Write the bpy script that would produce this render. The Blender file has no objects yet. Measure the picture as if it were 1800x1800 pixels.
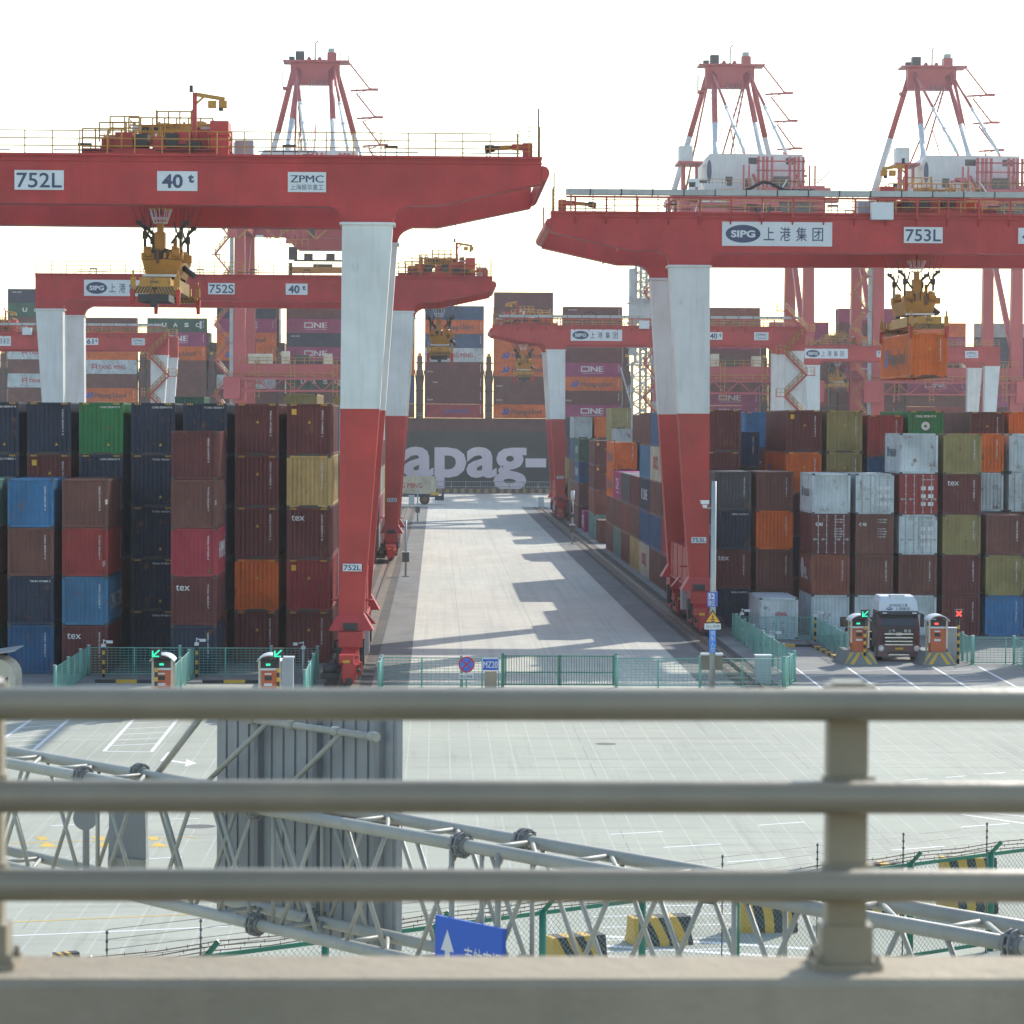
import bpy, math, random
from mathutils import Vector, Matrix
R = math.radians
random.seed(11)
sc = bpy.context.scene
col = sc.collection

# ------------------------------------------------------------------ camera
F = 4900.0            # focal length in pixels of the 1800 px photograph
CAMZ = 13.4
ROLL = 0.0055
def _cam_basis():
    cx, cy = -132.0, 155.0
    c, s = math.cos(ROLL), math.sin(ROLL)
    x0, y0 = cx * c - cy * s, cx * s + cy * c      # undo the roll
    p = math.atan(y0 / F)
    a = math.atan(-x0 / F * math.cos(p))
    f = Vector((math.sin(a) * math.cos(p), math.cos(a) * math.cos(p), -math.sin(p)))
    r = Vector((math.cos(a), -math.sin(a), 0))
    u = r.cross(f)
    r2 = r * c + u * s
    u2 = u * c - r * s
    return r2, u2, f
CR, CU, CF = _cam_basis()
CAM = Vector((0, 0, CAMZ))
def ray(px, py):
    return CF + CR * ((px - 900) / F) + CU * ((900 - py) / F)
def W(px, py, Y):                     # point of a pixel at forward distance Y
    d = ray(px, py)
    return CAM + d * (Y / d.y)
def G(px, py, z=0.0):                 # point of a pixel on the level z
    d = ray(px, py)
    return CAM + d * ((z - CAMZ) / d.z)

cam_d = bpy.data.cameras.new('camera')
cam = bpy.data.objects.new('camera', cam_d)
def proj(P):                          # pixel of a point
    d = Vector(P) - CAM; t = d.dot(CF)
    return 900 + F * d.dot(CR) / t, 900 - F * d.dot(CU) / t
col.objects.link(cam)
cam_d.sensor_width = 36
cam_d.lens = F / 1800 * 36
cam_d.clip_start = 0.5
cam_d.clip_end = 20000
m = Matrix.Identity(4)
for i in range(3):
    m[i][0], m[i][1], m[i][2] = CR[i], CU[i], -CF[i]
m.translation = CAM
cam.matrix_world = m
cam_d.dof.use_dof = True
cam_d.dof.focus_distance = 190
cam_d.dof.aperture_fstop = 5.6
sc.camera = cam

# ------------------------------------------------------------------ light
SUN_AZ, SUN_EL = R(33.5), R(33.5)          # azimuth to the right of the lane
w = bpy.data.worlds.new('World'); sc.world = w; w.use_nodes = True
nt = w.node_tree; nt.nodes.clear()
sky = nt.nodes.new('ShaderNodeTexSky'); sky.sky_type = 'NISHITA'
sky.sun_disc = False; sky.sun_elevation = SUN_EL; sky.sun_rotation = SUN_AZ
sky.air_density = 1.3; sky.dust_density = 0.7; sky.ozone_density = 0.8; sky.altitude = 0
bg = nt.nodes.new('ShaderNodeBackground'); bg.inputs[1].default_value = 0.15
wo = nt.nodes.new('ShaderNodeOutputWorld')
nt.links.new(sky.outputs[0], bg.inputs[0]); nt.links.new(bg.outputs[0], wo.inputs[0])
sun_d = bpy.data.lights.new('sun', 'SUN'); sun_d.energy = 3.0; sun_d.angle = R(0.53)
sun_d.color = (1.0, 0.945, 0.85)
sun = bpy.data.objects.new('sun', sun_d); col.objects.link(sun)
sdir = Vector((math.sin(SUN_AZ) * math.cos(SUN_EL), math.cos(SUN_AZ) * math.cos(SUN_EL), math.sin(SUN_EL)))
sun.rotation_euler = sdir.to_track_quat('Z', 'Y').to_euler()
sun.location = (60, 80, 120)
sc.view_settings.view_transform = 'Standard'; sc.view_settings.look = 'None'
sc.view_settings.exposure = 0.82; sc.view_settings.gamma = 1
sc.cycles.use_denoising = True
sc.cycles.max_bounces = 6; sc.cycles.volume_bounces = 0
sc.cycles.transparent_max_bounces = 8

# ------------------------------------------------------------------ materials
def srgb(r, g, b):
    def l(c):
        c /= 255
        return c / 12.92 if c <= .04045 else ((c + .055) / 1.055) ** 2.4
    return (l(r), l(g), l(b))
MATS = {}
def mat(name, c, rough=.5, metal=0.0, var=.12, streak=.25, rust=0.0, scale=1.0, rnd=False, emit=0, bump=0.0, spec=.5):
    """painted or cast surface: noise variation, vertical dirt streaks, patches of rust"""
    if name in MATS: return MATS[name]
    M = bpy.data.materials.new(name); M.use_nodes = True
    n = M.node_tree.nodes; L = M.node_tree.links
    b = n['Principled BSDF']
    b.inputs['Roughness'].default_value = rough; b.inputs['Metallic'].default_value = metal
    b.inputs['Specular IOR Level'].default_value = spec
    c4 = (*c, 1)
    if emit:
        b.inputs['Base Color'].default_value = c4
        b.inputs['Emission Color'].default_value = c4; b.inputs['Emission Strength'].default_value = emit
    else:
        tc = n.new('ShaderNodeTexCoord')
        vec = tc.outputs['Object']
        if rnd:
            oi = n.new('ShaderNodeObjectInfo')
            mul = n.new('ShaderNodeMath'); mul.operation = 'MULTIPLY'; mul.inputs[1].default_value = 73.0
            L.new(oi.outputs['Random'], mul.inputs[0])
            ad = n.new('ShaderNodeVectorMath'); ad.operation = 'ADD'
            L.new(vec, ad.inputs[0]); L.new(mul.outputs[0], ad.inputs[1]); vec = ad.outputs[0]
        def noise(sx, sy, sz, det=4):
            mp = n.new('ShaderNodeMapping'); mp.inputs['Scale'].default_value = (sx * scale, sy * scale, sz * scale)
            L.new(vec, mp.inputs[0])
            t = n.new('ShaderNodeTexNoise'); t.inputs['Scale'].default_value = 1; t.inputs['Detail'].default_value = det
            t.inputs['Roughness'].default_value = .6
            L.new(mp.outputs[0], t.inputs['Vector']); return t.outputs[0]
        def ramp(src, lo, hi, a=0., z=1.):
            r = n.new('ShaderNodeMapRange'); r.inputs[1].default_value = lo; r.inputs[2].default_value = hi
            r.inputs[3].default_value = a; r.inputs[4].default_value = z
            L.new(src, r.inputs[0]); return r.outputs[0]
        def mix(fac, a, bcol):
            x = n.new('ShaderNodeMix'); x.data_type = 'RGBA'
            L.new(fac, x.inputs[0])
            if isinstance(a, tuple): x.inputs[6].default_value = a
            else: L.new(a, x.inputs[6])
            if isinstance(bcol, tuple): x.inputs[7].default_value = bcol
            else: L.new(bcol, x.inputs[7])
            return x.outputs[2]
        lo = tuple(max(0, v * (1 - 1.6 * var)) for v in c) + (1,)
        hi = tuple(min(1, v * (1 + 1.3 * var) + .006 * var) for v in c) + (1,)
        outc = mix(ramp(noise(.7, .7, .7, 5), .3, .7), lo, hi)
        if streak:
            g = tuple(v * .45 + .02 for v in c) + (1,)
            outc = mix(ramp(noise(5, 5, .35), .5, .78, 0, streak), outc, g)
        if rust:
            outc = mix(ramp(noise(2.2, 2.2, 1.6, 8), .62 - .1 * rust, .70, 0, .85), outc, (.16, .075, .035, 1))
        L.new(outc, b.inputs['Base Color'])
        rr = n.new('ShaderNodeMapRange'); rr.inputs[3].default_value = max(.05, rough - .12); rr.inputs[4].default_value = min(1, rough + .15)
        L.new(noise(1.3, 1.3, 1.3), rr.inputs[0]); L.new(rr.outputs[0], b.inputs['Roughness'])
        if bump:
            bp = n.new('ShaderNodeBump'); bp.inputs['Strength'].default_value = bump; bp.inputs['Distance'].default_value = .05
            L.new(noise(14, 14, 14, 6), bp.inputs['Height']); L.new(bp.outputs[0], b.inputs['Normal'])
    MATS[name] = M
    return M

class NB:
    """small node builder for the ground materials"""
    def __init__(s, name, rough=.85):
        s.M = bpy.data.materials.new(name); s.M.use_nodes = True
        s.n = s.M.node_tree.nodes; s.L = s.M.node_tree.links; s.b = s.n['Principled BSDF']
        s.b.inputs['Roughness'].default_value = rough
        s.b.inputs['Specular IOR Level'].default_value = .3
        tc = s.n.new('ShaderNodeTexCoord'); s.vec = tc.outputs['Object']
        sp = s.n.new('ShaderNodeSeparateXYZ'); s.L.new(s.vec, sp.inputs[0]); s.x, s.y = sp.outputs[0], sp.outputs[1]
    def noise(s, sx, sy, det=5, rough=.6):
        mp = s.n.new('ShaderNodeMapping'); mp.inputs['Scale'].default_value = (sx, sy, 1); s.L.new(s.vec, mp.inputs[0])
        t = s.n.new('ShaderNodeTexNoise'); t.inputs['Scale'].default_value = 1; t.inputs['Detail'].default_value = det
        t.inputs['Roughness'].default_value = rough
        s.L.new(mp.outputs[0], t.inputs['Vector']); return t.outputs[0]
    def math(s, op, a, b=0.0):
        m_ = s.n.new('ShaderNodeMath'); m_.operation = op
        for i, v in enumerate((a, b)):
            if isinstance(v, (int, float)): m_.inputs[i].default_value = v
            else: s.L.new(v, m_.inputs[i])
        return m_.outputs[0]
    def rng(s, v, lo, hi, a=0., z=1.):
        r = s.n.new('ShaderNodeMapRange'); r.inputs[1].default_value = lo; r.inputs[2].default_value = hi
        r.inputs[3].default_value = a; r.inputs[4].default_value = z; s.L.new(v, r.inputs[0]); return r.outputs[0]
    def mix(s, fac, a, b):
        x = s.n.new('ShaderNodeMix'); x.data_type = 'RGBA'
        if isinstance(fac, (int, float)): x.inputs[0].default_value = fac
        else: s.L.new(fac, x.inputs[0])
        for k, v in ((6, a), (7, b)):
            if isinstance(v, tuple): x.inputs[k].default_value = (*v[:3], 1)
            else: s.L.new(v, x.inputs[k])
        return x.outputs[2]
    def line(s, coord, period, width, off=0.0):      # 1 on thin lines that repeat
        v = s.math('ADD', coord, 5000.0 + off)
        v = s.math('MODULO', v, period)
        return s.math('LESS_THAN', v, width)
    def done(s, c, bump=None, strength=.3):
        s.L.new(c, s.b.inputs['Base Color'])
        if bump is not None:
            bp = s.n.new('ShaderNodeBump'); bp.inputs['Strength'].default_value = strength; bp.inputs['Distance'].default_value = .04
            s.L.new(bump, bp.inputs['Height']); s.L.new(bp.outputs[0], s.b.inputs['Normal'])
        return s.M

def mat_ground():
    k = NB('yard_ground')
    c = k.mix(k.rng(k.noise(.25, .25, 6), .3, .7), (.17, .17, .16), (.27, .27, .255))
    c = k.mix(k.rng(k.noise(.9, .12, 6), .55, .75, 0, .5), c, (.11, .11, .105))
    return k.done(c, k.noise(9, 9), .25)
def mat_apron():
    k = NB('apron_concrete')
    c = k.mix(k.rng(k.noise(.13, .13, 6), .3, .7), (.325, .335, .275), (.425, .43, .35))
    c = k.mix(k.rng(k.noise(.5, 3.5, 6), .5, .8, 0, .35), c, (.28, .285, .265))
    c = k.mix(k.rng(k.noise(4, 22, 5, .75), .45, .7, 0, .4), c, (.25, .255, .235))
    c = k.mix(k.math('MULTIPLY', k.line(k.y, .5, .05), k.rng(k.noise(.5, .5), .4, .65, 0, .3)), c, (.22, .22, .2))
    c = k.mix(k.rng(k.noise(.07, 1.1, 6, .7), .54, .7, 0, .55), c, (.22, .22, .19))
    c = k.mix(k.rng(k.noise(1.4, .05, 6, .7), .56, .7, 0, .35), c, (.2, .2, .18))
    ln = k.math('MULTIPLY', k.line(k.x, .85, .06), k.rng(k.noise(.6, .6, 4), .3, .6, .1, .5))
    c = k.mix(ln, c, (.50, .51, .475))
    dk = k.math('MAXIMUM', k.line(k.y, 11.0, .05, 3.2), k.line(k.x, 8.5, .04, .4))
    c = k.mix(k.math('MULTIPLY', dk, k.rng(k.noise(.35, .35), .45, .55, 0, .6)), c, (.17, .17, .16))
    c = k.mix(k.rng(k.noise(.9, .5, 7, .7), .64, .72, 0, .55), c, (.17, .165, .15))
    return k.done(c, k.noise(7, 22), .2)
def mat_lane():
    k = NB('lane_concrete')
    c = k.mix(k.rng(k.noise(.2, .06, 6), .3, .7), (.445, .43, .36), (.565, .54, .45))
    c = k.mix(k.rng(k.noise(1.2, .03, 6), .5, .8, 0, .45), c, (.33, .34, .33))
    c = k.mix(k.rng(k.noise(.5, 2.2, 7, .7), .5, .72, 0, .6), c, (.27, .27, .25))
    c = k.mix(k.rng(k.noise(.22, 5.0, 8, .75), .56, .62, 0, .5), c, (.17, .17, .155))
    c = k.mix(k.rng(k.noise(2.6, .02, 5, .7), .5, .7, 0, .35), c, (.25, .25, .24))
    jl = k.math('MAXIMUM', k.line(k.y, 6.0, .05), k.line(k.x, 4.9, .05, 1.4))
    c = k.mix(k.math('MULTIPLY', jl, .6), c, (.25, .25, .24))
    c = k.mix(k.rng(k.noise(.35, .35, 8, .75), .64, .72, 0, .3), c, (.20, .19, .17))
    return k.done(c, k.noise(7, 20), .2)
def mat_strip():
    k = NB('shoulder_concrete')
    c = k.mix(k.rng(k.noise(.5, .15, 6), .3, .7), (.135, .135, .125), (.21, .207, .193))
    c = k.mix(k.rng(k.noise(.6, 5.0, 6), .45, .72, 0, .7), c, (.085, .085, .082))
    return k.done(c, k.noise(8, 25), .3)
def mat_ballast():
    k = NB('track_ballast')
    v = k.n.new('ShaderNodeTexVoronoi'); v.inputs['Scale'].default_value = 9; k.L.new(k.vec, v.inputs['Vector'])
    st = k.mix(v.outputs['Distance'], (.10, .098, .092), (.025, .025, .025))
    st = k.mix(k.rng(k.noise(.4, .2, 5), .45, .65, 0, .6), st, (.14, .10, .07))
    return k.done(st, v.outputs['Distance'], .9)
def mat_sleeper():
    k = NB('sleeper_bed')
    c = k.mix(k.rng(k.noise(.8, .8, 6), .3, .7), (.15, .11, .075), (.27, .22, .165))
    ln = k.line(k.y, .6, .26)
    c = k.mix(k.math('MULTIPLY', ln, .8), c, (.09, .075, .06))
    return k.done(c, k.math('ADD', k.noise(9, 9), k.math('MULTIPLY', ln, -1.0)), .8)
def mat_water():
    k = NB('harbour_water', .12)
    c = k.mix(k.noise(.05, .05), (.03, .05, .05), (.05, .07, .065))
    return k.done(c, k.noise(.6, .6), .3)

RED = mat('crane_red', (.41, .024, .022), .42, var=.16, streak=.45, scale=.5)
REDD = mat('crane_red_muted', (.40, .035, .036), .5, var=.14, streak=.35, scale=.6, spec=.35)  # slightly less saturated red, used on the near girder
WHITE = mat('crane_white', (.57, .605, .605), .45, var=.07, streak=.34, scale=.6)
YEL = mat('crane_yellow', (.42, .205, .025), .45, var=.15, streak=.45, rust=.15)
DARK = mat('dark_metal', (.028, .03, .032), .55)
BLACK = mat('black_rubber', (.015, .015, .016), .7)
STEEL = mat('galvanised_steel', (.36, .39, .39), .5, .3, streak=.3)
GREY = mat('grey_cabinet_paint', (.38, .44, .47), .5)
RAILG = mat('bridge_rail_paint', (.27, .235, .17), .38, var=.14, streak=.15, rust=0, scale=1.5, bump=.06)
CONC = mat('bridge_concrete', (.33, .28, .205), .85, var=.16, streak=.3, bump=.3)
SIGNW = mat('sign_white', (.58, .63, .66), .5, var=.04, streak=.12)
SIGNB = mat('sign_navy', (.028, .05, .12), .5, streak=0)
BLUE = mat('sign_blue', (.015, .10, .50), .4, var=.05, streak=.05)
TXTW = mat('lettering_white', (.62, .62, .62), .6, var=.06, streak=.1)
GREEN = mat('fence_green', (.14, .38, .32), .5, streak=.15)
GREEND = mat('gate_green', (.02, .17, .11), .45, streak=.2)
ORNG = mat('kiosk_orange', (.50, .11, .035), .5, streak=.25)
HYEL = mat('hazard_yellow', (.60, .36, .035), .55, streak=.35)
HBLK = mat('hazard_black', (.03, .033, .035), .6, streak=.1)
RAILST = mat('rail_steel', (.22, .18, .15), .35, .8, streak=0)
GLASS = mat('cab_glass', (.035, .045, .055), .06, var=.05, streak=0)
RUST = mat('rusty_steel', (.13, .075, .045), .8, var=.2, streak=.3)
LED_G = mat('led_green', (.03, .75, .42), emit=.5)
LED_R = mat('led_red', (1.0, .06, .05), emit=1.2)
SHRED = mat('ship_coaming_red', (.12, .05, .048), .6, streak=.3, rust=.1)
HULL = mat('ship_hull_grey', (.024, .040, .040), .5, var=.08, streak=.2, scale=.25)
HULLTXT = mat('hull_lettering', (.74, .71, .78), .6, var=.06, streak=.2, scale=.25)
HLBLUE = mat('logo_blue', (.03, .07, .32), .5, streak=.05)
HLTXT = mat('logo_dark', (.05, .045, .06), .5, streak=.05)
TREDTXT = mat('lettering_red', (.42, .035, .05), .5, streak=.1)
CREAM = mat('cream_paint', (.55, .50, .40), .5, streak=.2)
PMARK = mat('road_paint_white', (.70, .70, .68), .7, var=.1, streak=0, rust=0)
YMARK = mat('road_paint_yellow', (.60, .40, .06), .7, var=.12, streak=0)

# ------------------------------------------------------------------ mesh helpers
_txt = {}
def text_geo(s, bold=0.0):
    k = (s, bold)
    if k not in _txt:
        c = bpy.data.curves.new('lettering_source', 'FONT'); c.body = s; c.offset = bold; c.resolution_u = 3
        o = bpy.data.objects.new('lettering_source', c)
        me = bpy.data.meshes.new_from_object(o)
        vs = [(v.co.x, v.co.y) for v in me.vertices]; fs = [tuple(p.vertices) for p in me.polygons]
        bpy.data.meshes.remove(me); bpy.data.objects.remove(o); bpy.data.curves.remove(c)
        if not vs: vs, fs = [(0, 0), (0.1, 0), (0.1, .1)], []
        x0, x1 = min(v[0] for v in vs), max(v[0] for v in vs)
        _txt[k] = ([(a - x0, b) for a, b in vs], fs, x1 - x0)
    return _txt[k]

class MB:
    def __init__(s): s.v, s.f, s.m, s.sm = [], [], [], []
    def add(s, vs, fs, mi=0, smooth=False):
        o = len(s.v); s.v += [tuple(v) for v in vs]
        for f in fs:
            s.f.append(tuple(i + o for i in f)); s.m.append(mi); s.sm.append(smooth)
        return s
    def box(s, x0, y0, z0, x1, y1, z1, mi=0):
        if x0 > x1: x0, x1 = x1, x0
        if y0 > y1: y0, y1 = y1, y0
        if z0 > z1: z0, z1 = z1, z0
        return s.hexa([(x0, y0, z0), (x1, y0, z0), (x1, y1, z0), (x0, y1, z0),
                       (x0, y0, z1), (x1, y0, z1), (x1, y1, z1), (x0, y1, z1)], mi)
    def cbox(s, c, d, mi=0):
        return s.box(c[0] - d[0] / 2, c[1] - d[1] / 2, c[2] - d[2] / 2, c[0] + d[0] / 2, c[1] + d[1] / 2, c[2] + d[2] / 2, mi)
    def hexa(s, p, mi=0):
        return s.add(p, [(0, 3, 2, 1), (4, 5, 6, 7), (0, 1, 5, 4), (1, 2, 6, 5), (2, 3, 7, 6), (3, 0, 4, 7)], mi)
    def beam(s, p, q, wd, h, mi=0, up=(0, 0, 1)):
        p, q = Vector(p), Vector(q); d = (q - p)
        if d.length < 1e-6: return s
        d.normalize(); up = Vector(up)
        if abs(d.dot(up)) > .999: up = Vector((0, 1, 0))
        a = d.cross(up).normalized(); b = a.cross(d)
        a, b = a * wd / 2, b * h / 2
        return s.hexa([p - a - b, p + a - b, q + a - b, q - a - b, p - a + b, p + a + b, q + a + b, q - a + b], mi)
    def tube(s, p, q, r, n=8, mi=0, r2=None, cap=True):
        p, q = Vector(p), Vector(q); d = q - p
        if d.length < 1e-6: return s
        d.normalize(); r2 = r if r2 is None else r2
        up = Vector((0, 0, 1)) if abs(d.z) < .9 else Vector((1, 0, 0))
        a = d.cross(up).normalized(); b = a.cross(d)
        vs = []
        for i in range(n):
            t = 2 * math.pi * i / n; e = a * math.cos(t) + b * math.sin(t)
            vs += [p + e * r, q + e * r2]
        s.add(vs, [(2 * i, 2 * ((i + 1) % n), 2 * ((i + 1) % n) + 1, 2 * i + 1) for i in range(n)], mi, n > 5)
        if cap:
            o = len(s.v) - 2 * n
            s.f.append(tuple(o + 2 * i for i in range(n))[::-1]); s.f.append(tuple(o + 2 * i + 1 for i in range(n)))
            s.m += [mi, mi]; s.sm += [False, False]
        return s
    def path(s, pts, r, n=6, mi=0):
        for a, b in zip(pts, pts[1:]): s.tube(a, b, r, n, mi)
        return s
    def prism(s, poly, axis, a, b, mi=0):
        def P(u, v, t): return (u, t, v) if axis == 'y' else (t, u, v) if axis == 'x' else (u, v, t)
        n = len(poly)
        vs = [P(u, v, a) for u, v in poly] + [P(u, v, b) for u, v in poly]
        fs = [tuple(range(n)), tuple(range(2 * n - 1, n - 1, -1))] + [(i, (i + 1) % n, n + (i + 1) % n, n + i) for i in range(n)]
        return s.add(vs, fs, mi)
    def poly(s, pts, mi=0):
        return s.add(pts, [tuple(range(len(pts)))], mi)
    def disc(s, c, u, v, ru, rv, n=24, mi=0):
        c, u, v = Vector(c), Vector(u), Vector(v)
        return s.poly([c + u * ru * math.cos(2 * math.pi * i / n) + v * rv * math.sin(2 * math.pi * i / n) for i in range(n)], mi)
    def text(s, t, o, u, v, h, mi=0, bold=0.0, align='c', fit=None):
        if bold > 0 and any(ch in 'MNW' for ch in t):   # stroke the pointed letters twice instead of swelling them
            w0 = text_geo(t, 0.0)[2]; k0 = (fit / w0) if fit else h / .70; U = Vector(u); d = U * (bold * k0 * .8)
            n = U.cross(Vector(v)).normalized() * .004
            s.text(t, Vector(o) - d, u, v, h, mi, 0.0, align, fit); return s.text(t, Vector(o) + d + n, u, v, h, mi, 0.0, align, fit)
        vs, fs, wd = text_geo(t, bold)
        k = h / .70; kx = k
        if fit is not None: kx = fit / wd
        sh = {'c': -wd * kx / 2, 'l': 0, 'r': -wd * kx}[align]
        o, u, v = Vector(o), Vector(u), Vector(v)
        return s.add([o + u * (a * kx + sh) + v * (b * k) for a, b in vs], fs, mi)
    def rail(s, p, q, h=1.2, step=1.4, r=.034, bars=(1.0, .66, .33), mi=0, posts=True):
        p, q = Vector(p), Vector(q); L = (q - p).length; n = max(1, round(L / step))
        for k in bars: s.tube(p + Vector((0, 0, h * k)), q + Vector((0, 0, h * k)), r * .85, 5, mi, cap=False)
        if posts:
            for i in range(n + 1):
                c = p.lerp(q, i / n); s.tube(c, c + Vector((0, 0, h)), r, 5, mi, cap=False)
        return s
    def build(s, name, mats, parent=None):
        me = bpy.data.meshes.new(name)
        if not isinstance(mats, (list, tuple)): mats = [mats]
        if parent is not None:
            org = Vector((0, 0, 0)); p = parent
            while p is not None: org += p.location; p = p.parent
            off = org
        else:
            xs = [v[0] for v in s.v]; ys = [v[1] for v in s.v]; zs = [v[2] for v in s.v]
            off = Vector(((min(xs) + max(xs)) / 2, (min(ys) + max(ys)) / 2, min(zs)))
        me.from_pydata([(v[0] - off.x, v[1] - off.y, v[2] - off.z) for v in s.v], [], s.f)
        for x in mats: me.materials.append(x)
        me.polygons.foreach_set('material_index', s.m)
        me.polygons.foreach_set('use_smooth', s.sm)
        me.update()
        o = bpy.data.objects.new(name, me); col.objects.link(o)
        if parent is not None: o.parent = parent
        else: o.location = off
        return o

def tag(o, label=None, cat=None, group=None, kind=None):
    if label: o['label'] = label
    if cat: o['category'] = cat
    if group: o['group'] = group
    if kind: o['kind'] = kind
    return o
def thing(name, label, cat, loc=(0, 0, 0), rz=0.0, group=None):
    o = bpy.data.objects.new(name, None); col.objects.link(o)
    o.location = loc; o.rotation_euler = (0, 0, rz); o.empty_display_size = .5
    return tag(o, label, cat, group)
def copy_tree(o, loc, label, group=None):
    c = o.copy(); col.objects.link(c); c.location = loc; c['label'] = label
    if group: c['group'] = group
    for ch in list(o.children):
        d = ch.copy(); col.objects.link(d); d.parent = c
        for g in list(ch.children):
            e = g.copy(); col.objects.link(e); e.parent = d
    return c
UX, UY, UZ = Vector((1, 0, 0)), Vector((0, 1, 0)), Vector((0, 0, 1))

# ------------------------------------------------------------------ ground, lane, tracks, water
def sheet(name, x0, y0, x1, y1, z, M, thick=None):
    b = MB()
    if thick: b.box(x0, y0, z - thick, x1, y1, z)
    else: b.poly([(x0, y0, z), (x1, y0, z), (x1, y1, z), (x0, y1, z)])
    me = bpy.data.meshes.new(name); me.from_pydata(b.v, [], b.f); me.materials.append(M)
    o = bpy.data.objects.new(name, me); col.objects.link(o); o['kind'] = 'structure'; return o
QUAY_Y = 571.0
sheet('ground', -1500, -200, 1500, QUAY_Y, 0, mat_ground(), 1.5)
sheet('water', -9000, -200, 9000, 9000, -2.6, mat_water())
sheet('apron', -400, 10, 400, 143.2, .004, mat_apron())
# lane slab with its darker shoulders
LN = mat_lane(); STRIP = mat_strip()
sheet('lane', -1.4, 136, 13.7, 452, .010, LN)
sheet('quay_road', -200, 452, 300, 533, .008, LN)
sheet('shoulder', -3.25, 136, -1.41, 452, .020, STRIP)
sheet('shoulder', 13.71, 136, 15.55, 452, .020, STRIP)
BAL, SLP = mat_ballast(), mat_sleeper()
for xr, a in ((-4.45, -1), (16.6, 1)):
    sheet('track_bed', xr - 1.25, 139, xr + (1.18 if a < 0 else 1.1), 452, .012, BAL)
    sheet('sleeper_strip', xr - .62, 139, xr + .55, 452, .024, SLP)
    b = MB()
    b.box(xr - .09, 139, .024, xr + .09, 452, .05); b.box(xr - .025, 139, .05, xr + .025, 452, .15); b.box(xr - .05, 139, .15, xr + .05, 452, .20)
    side = {-4.45: 'left edge of the concrete lane', 16.6: 'right edge of the concrete lane', -37.6: 'far side of the left container block', 50.4: 'far side of the right container block'}[xr]
    tag(b.build('crane_rail', RAILST), 'brown steel crane rail on sleepers along the ' + side, 'rail', 'crane rails along the yard blocks')
    if xr in (-4.45, 16.6):
        for k in range(3):
            y = 147.5 + 3.3 * k if a < 0 else 143.4 + 2.6 * k
            b = MB(); b.box(xr + .2 * (-a) if a < 0 else xr - 1.1, y, .03, xr + 1.15 if a < 0 else xr - .2, y + .35, .13)
            tag(b.build('cross_tie', CONC), ['first', 'second', 'third'][k] + ' pale concrete tie slab across the ballast beside the ' + ('left' if a < 0 else 'right') + ' crane rail', 'concrete tie', 'concrete ties beside the rails')
# painted lines on the apron: paint laid flat 4 mm above the concrete
def gpoly(b, pts, z=.009): b.poly([(*G(*p).xy, z) for p in pts])
def stroke(b, p, q, wd, z=.009):
    a, c = G(*p), G(*q); d = (c - a); d.z = 0; n = Vector((-d.y, d.x, 0)).normalized() * wd / 2
    b.poly([(a.x - n.x, a.y - n.y, z), (c.x - n.x, c.y - n.y, z), (c.x + n.x, c.y + n.y, z), (a.x + n.x, a.y + n.y, z)])
def marking(b, M): 
    o = b.build('road_marking', M); o['kind'] = 'structure'; return o
b = MB()
for (c0, c1, c2, c3, n) in (((237, 1262), (314, 1262), (266, 1322), (183, 1321), 6), ((60, 1262), (124, 1262), (55, 1322), (-30, 1322), 7)):
    for p, q in ((c0, c3), (c1, c2), (c3, c2)): stroke(b, p, q, .16)
    for i in range(1, n):
        t = i / n; l = (c0[0] + (c3[0] - c0[0]) * t, c0[1] + (c3[1] - c0[1]) * t); r_ = (c1[0] + (c2[0] - c1[0]) * (t - .08), c1[1] + (c2[1] - c1[1]) * (t - .08)); stroke(b, l, r_, .13, .0085)
marking(b, PMARK)
b = MB()
stroke(b, (302, 1322), (288, 1338), .32); stroke(b, (290, 1336), (330, 1342), .30, .0085); gpoly(b, [(328, 1335), (346, 1342), (325, 1348)])
marking(b, PMARK)
b = MB()
stroke(b, (20, 1483), (345, 1472), .12)
for x in (80, 180, 275):
    gpoly(b, [(x - 20, 1471), (x + 3, 1471), (x + 3, 1477), (x - 8, 1478)], .0095); gpoly(b, [(x - 12, 1489), (x + 22, 1489), (x + 4, 1481), (x, 1481)], .0095)
stroke(b, (10, 1622), (350, 1607), .10)
marking(b, YMARK)
b = MB()
for p, q in (((1590, 1372), (1632, 1369)), ((1663, 1367), (1698, 1364)), ((1728, 1361), (1768, 1358)), ((1795, 1355), (1840, 1352)), ((1333, 1451), (1415, 1445)),
             ((1073, 1467), (1165, 1462)), ((1166, 1490), (1268, 1484)), ((1277, 1516), (1383, 1508)), ((1690, 1454), (1774, 1448)), ((1567, 1495), (1660, 1488)),
             ((1000, 1551), (1100, 1543)), ((300, 1440), (350, 1439)), ((90, 1452), (130, 1450)), ((260, 1510), (320, 1507)), ((10, 1646), (400, 1629))):
    stroke(b, p, q, .13)
for y in (1655, 1672, 1690): stroke(b, (1010, y - 12), (1500, y + 18), .3)
for y in (1590, 1606, 1625, 1648, 1668): stroke(b, (1040, y + 6), (1290, y), .12, .0095)
stroke(b, (1690, 1432), (1830, 1452), .2, .0095); stroke(b, (1720, 1428), (1850, 1440), .2)
marking(b, PMARK)
b = MB()   # hatched islands and lane lines before the right gate
for x0, x1 in ((1400, 1452), (1492, 1550), (1562, 1622), (1644, 1712), (1725, 1800)):
    stroke(b, (x0 - 5, 1172), (x1, 1215), .14)
for x in (1500, 1650, 1395):
    for i in range(4):
        y = 1178 + 9 * i; stroke(b, (x + 10 + 14 * i, y + 2), (x + 58 + 15 * i, y - 1), .13, .0085)
marking(b, PMARK)
b = MB()
b.disc((*G(1065, 1308).xy, .0085), UX, UY, .45, .45)
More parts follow.
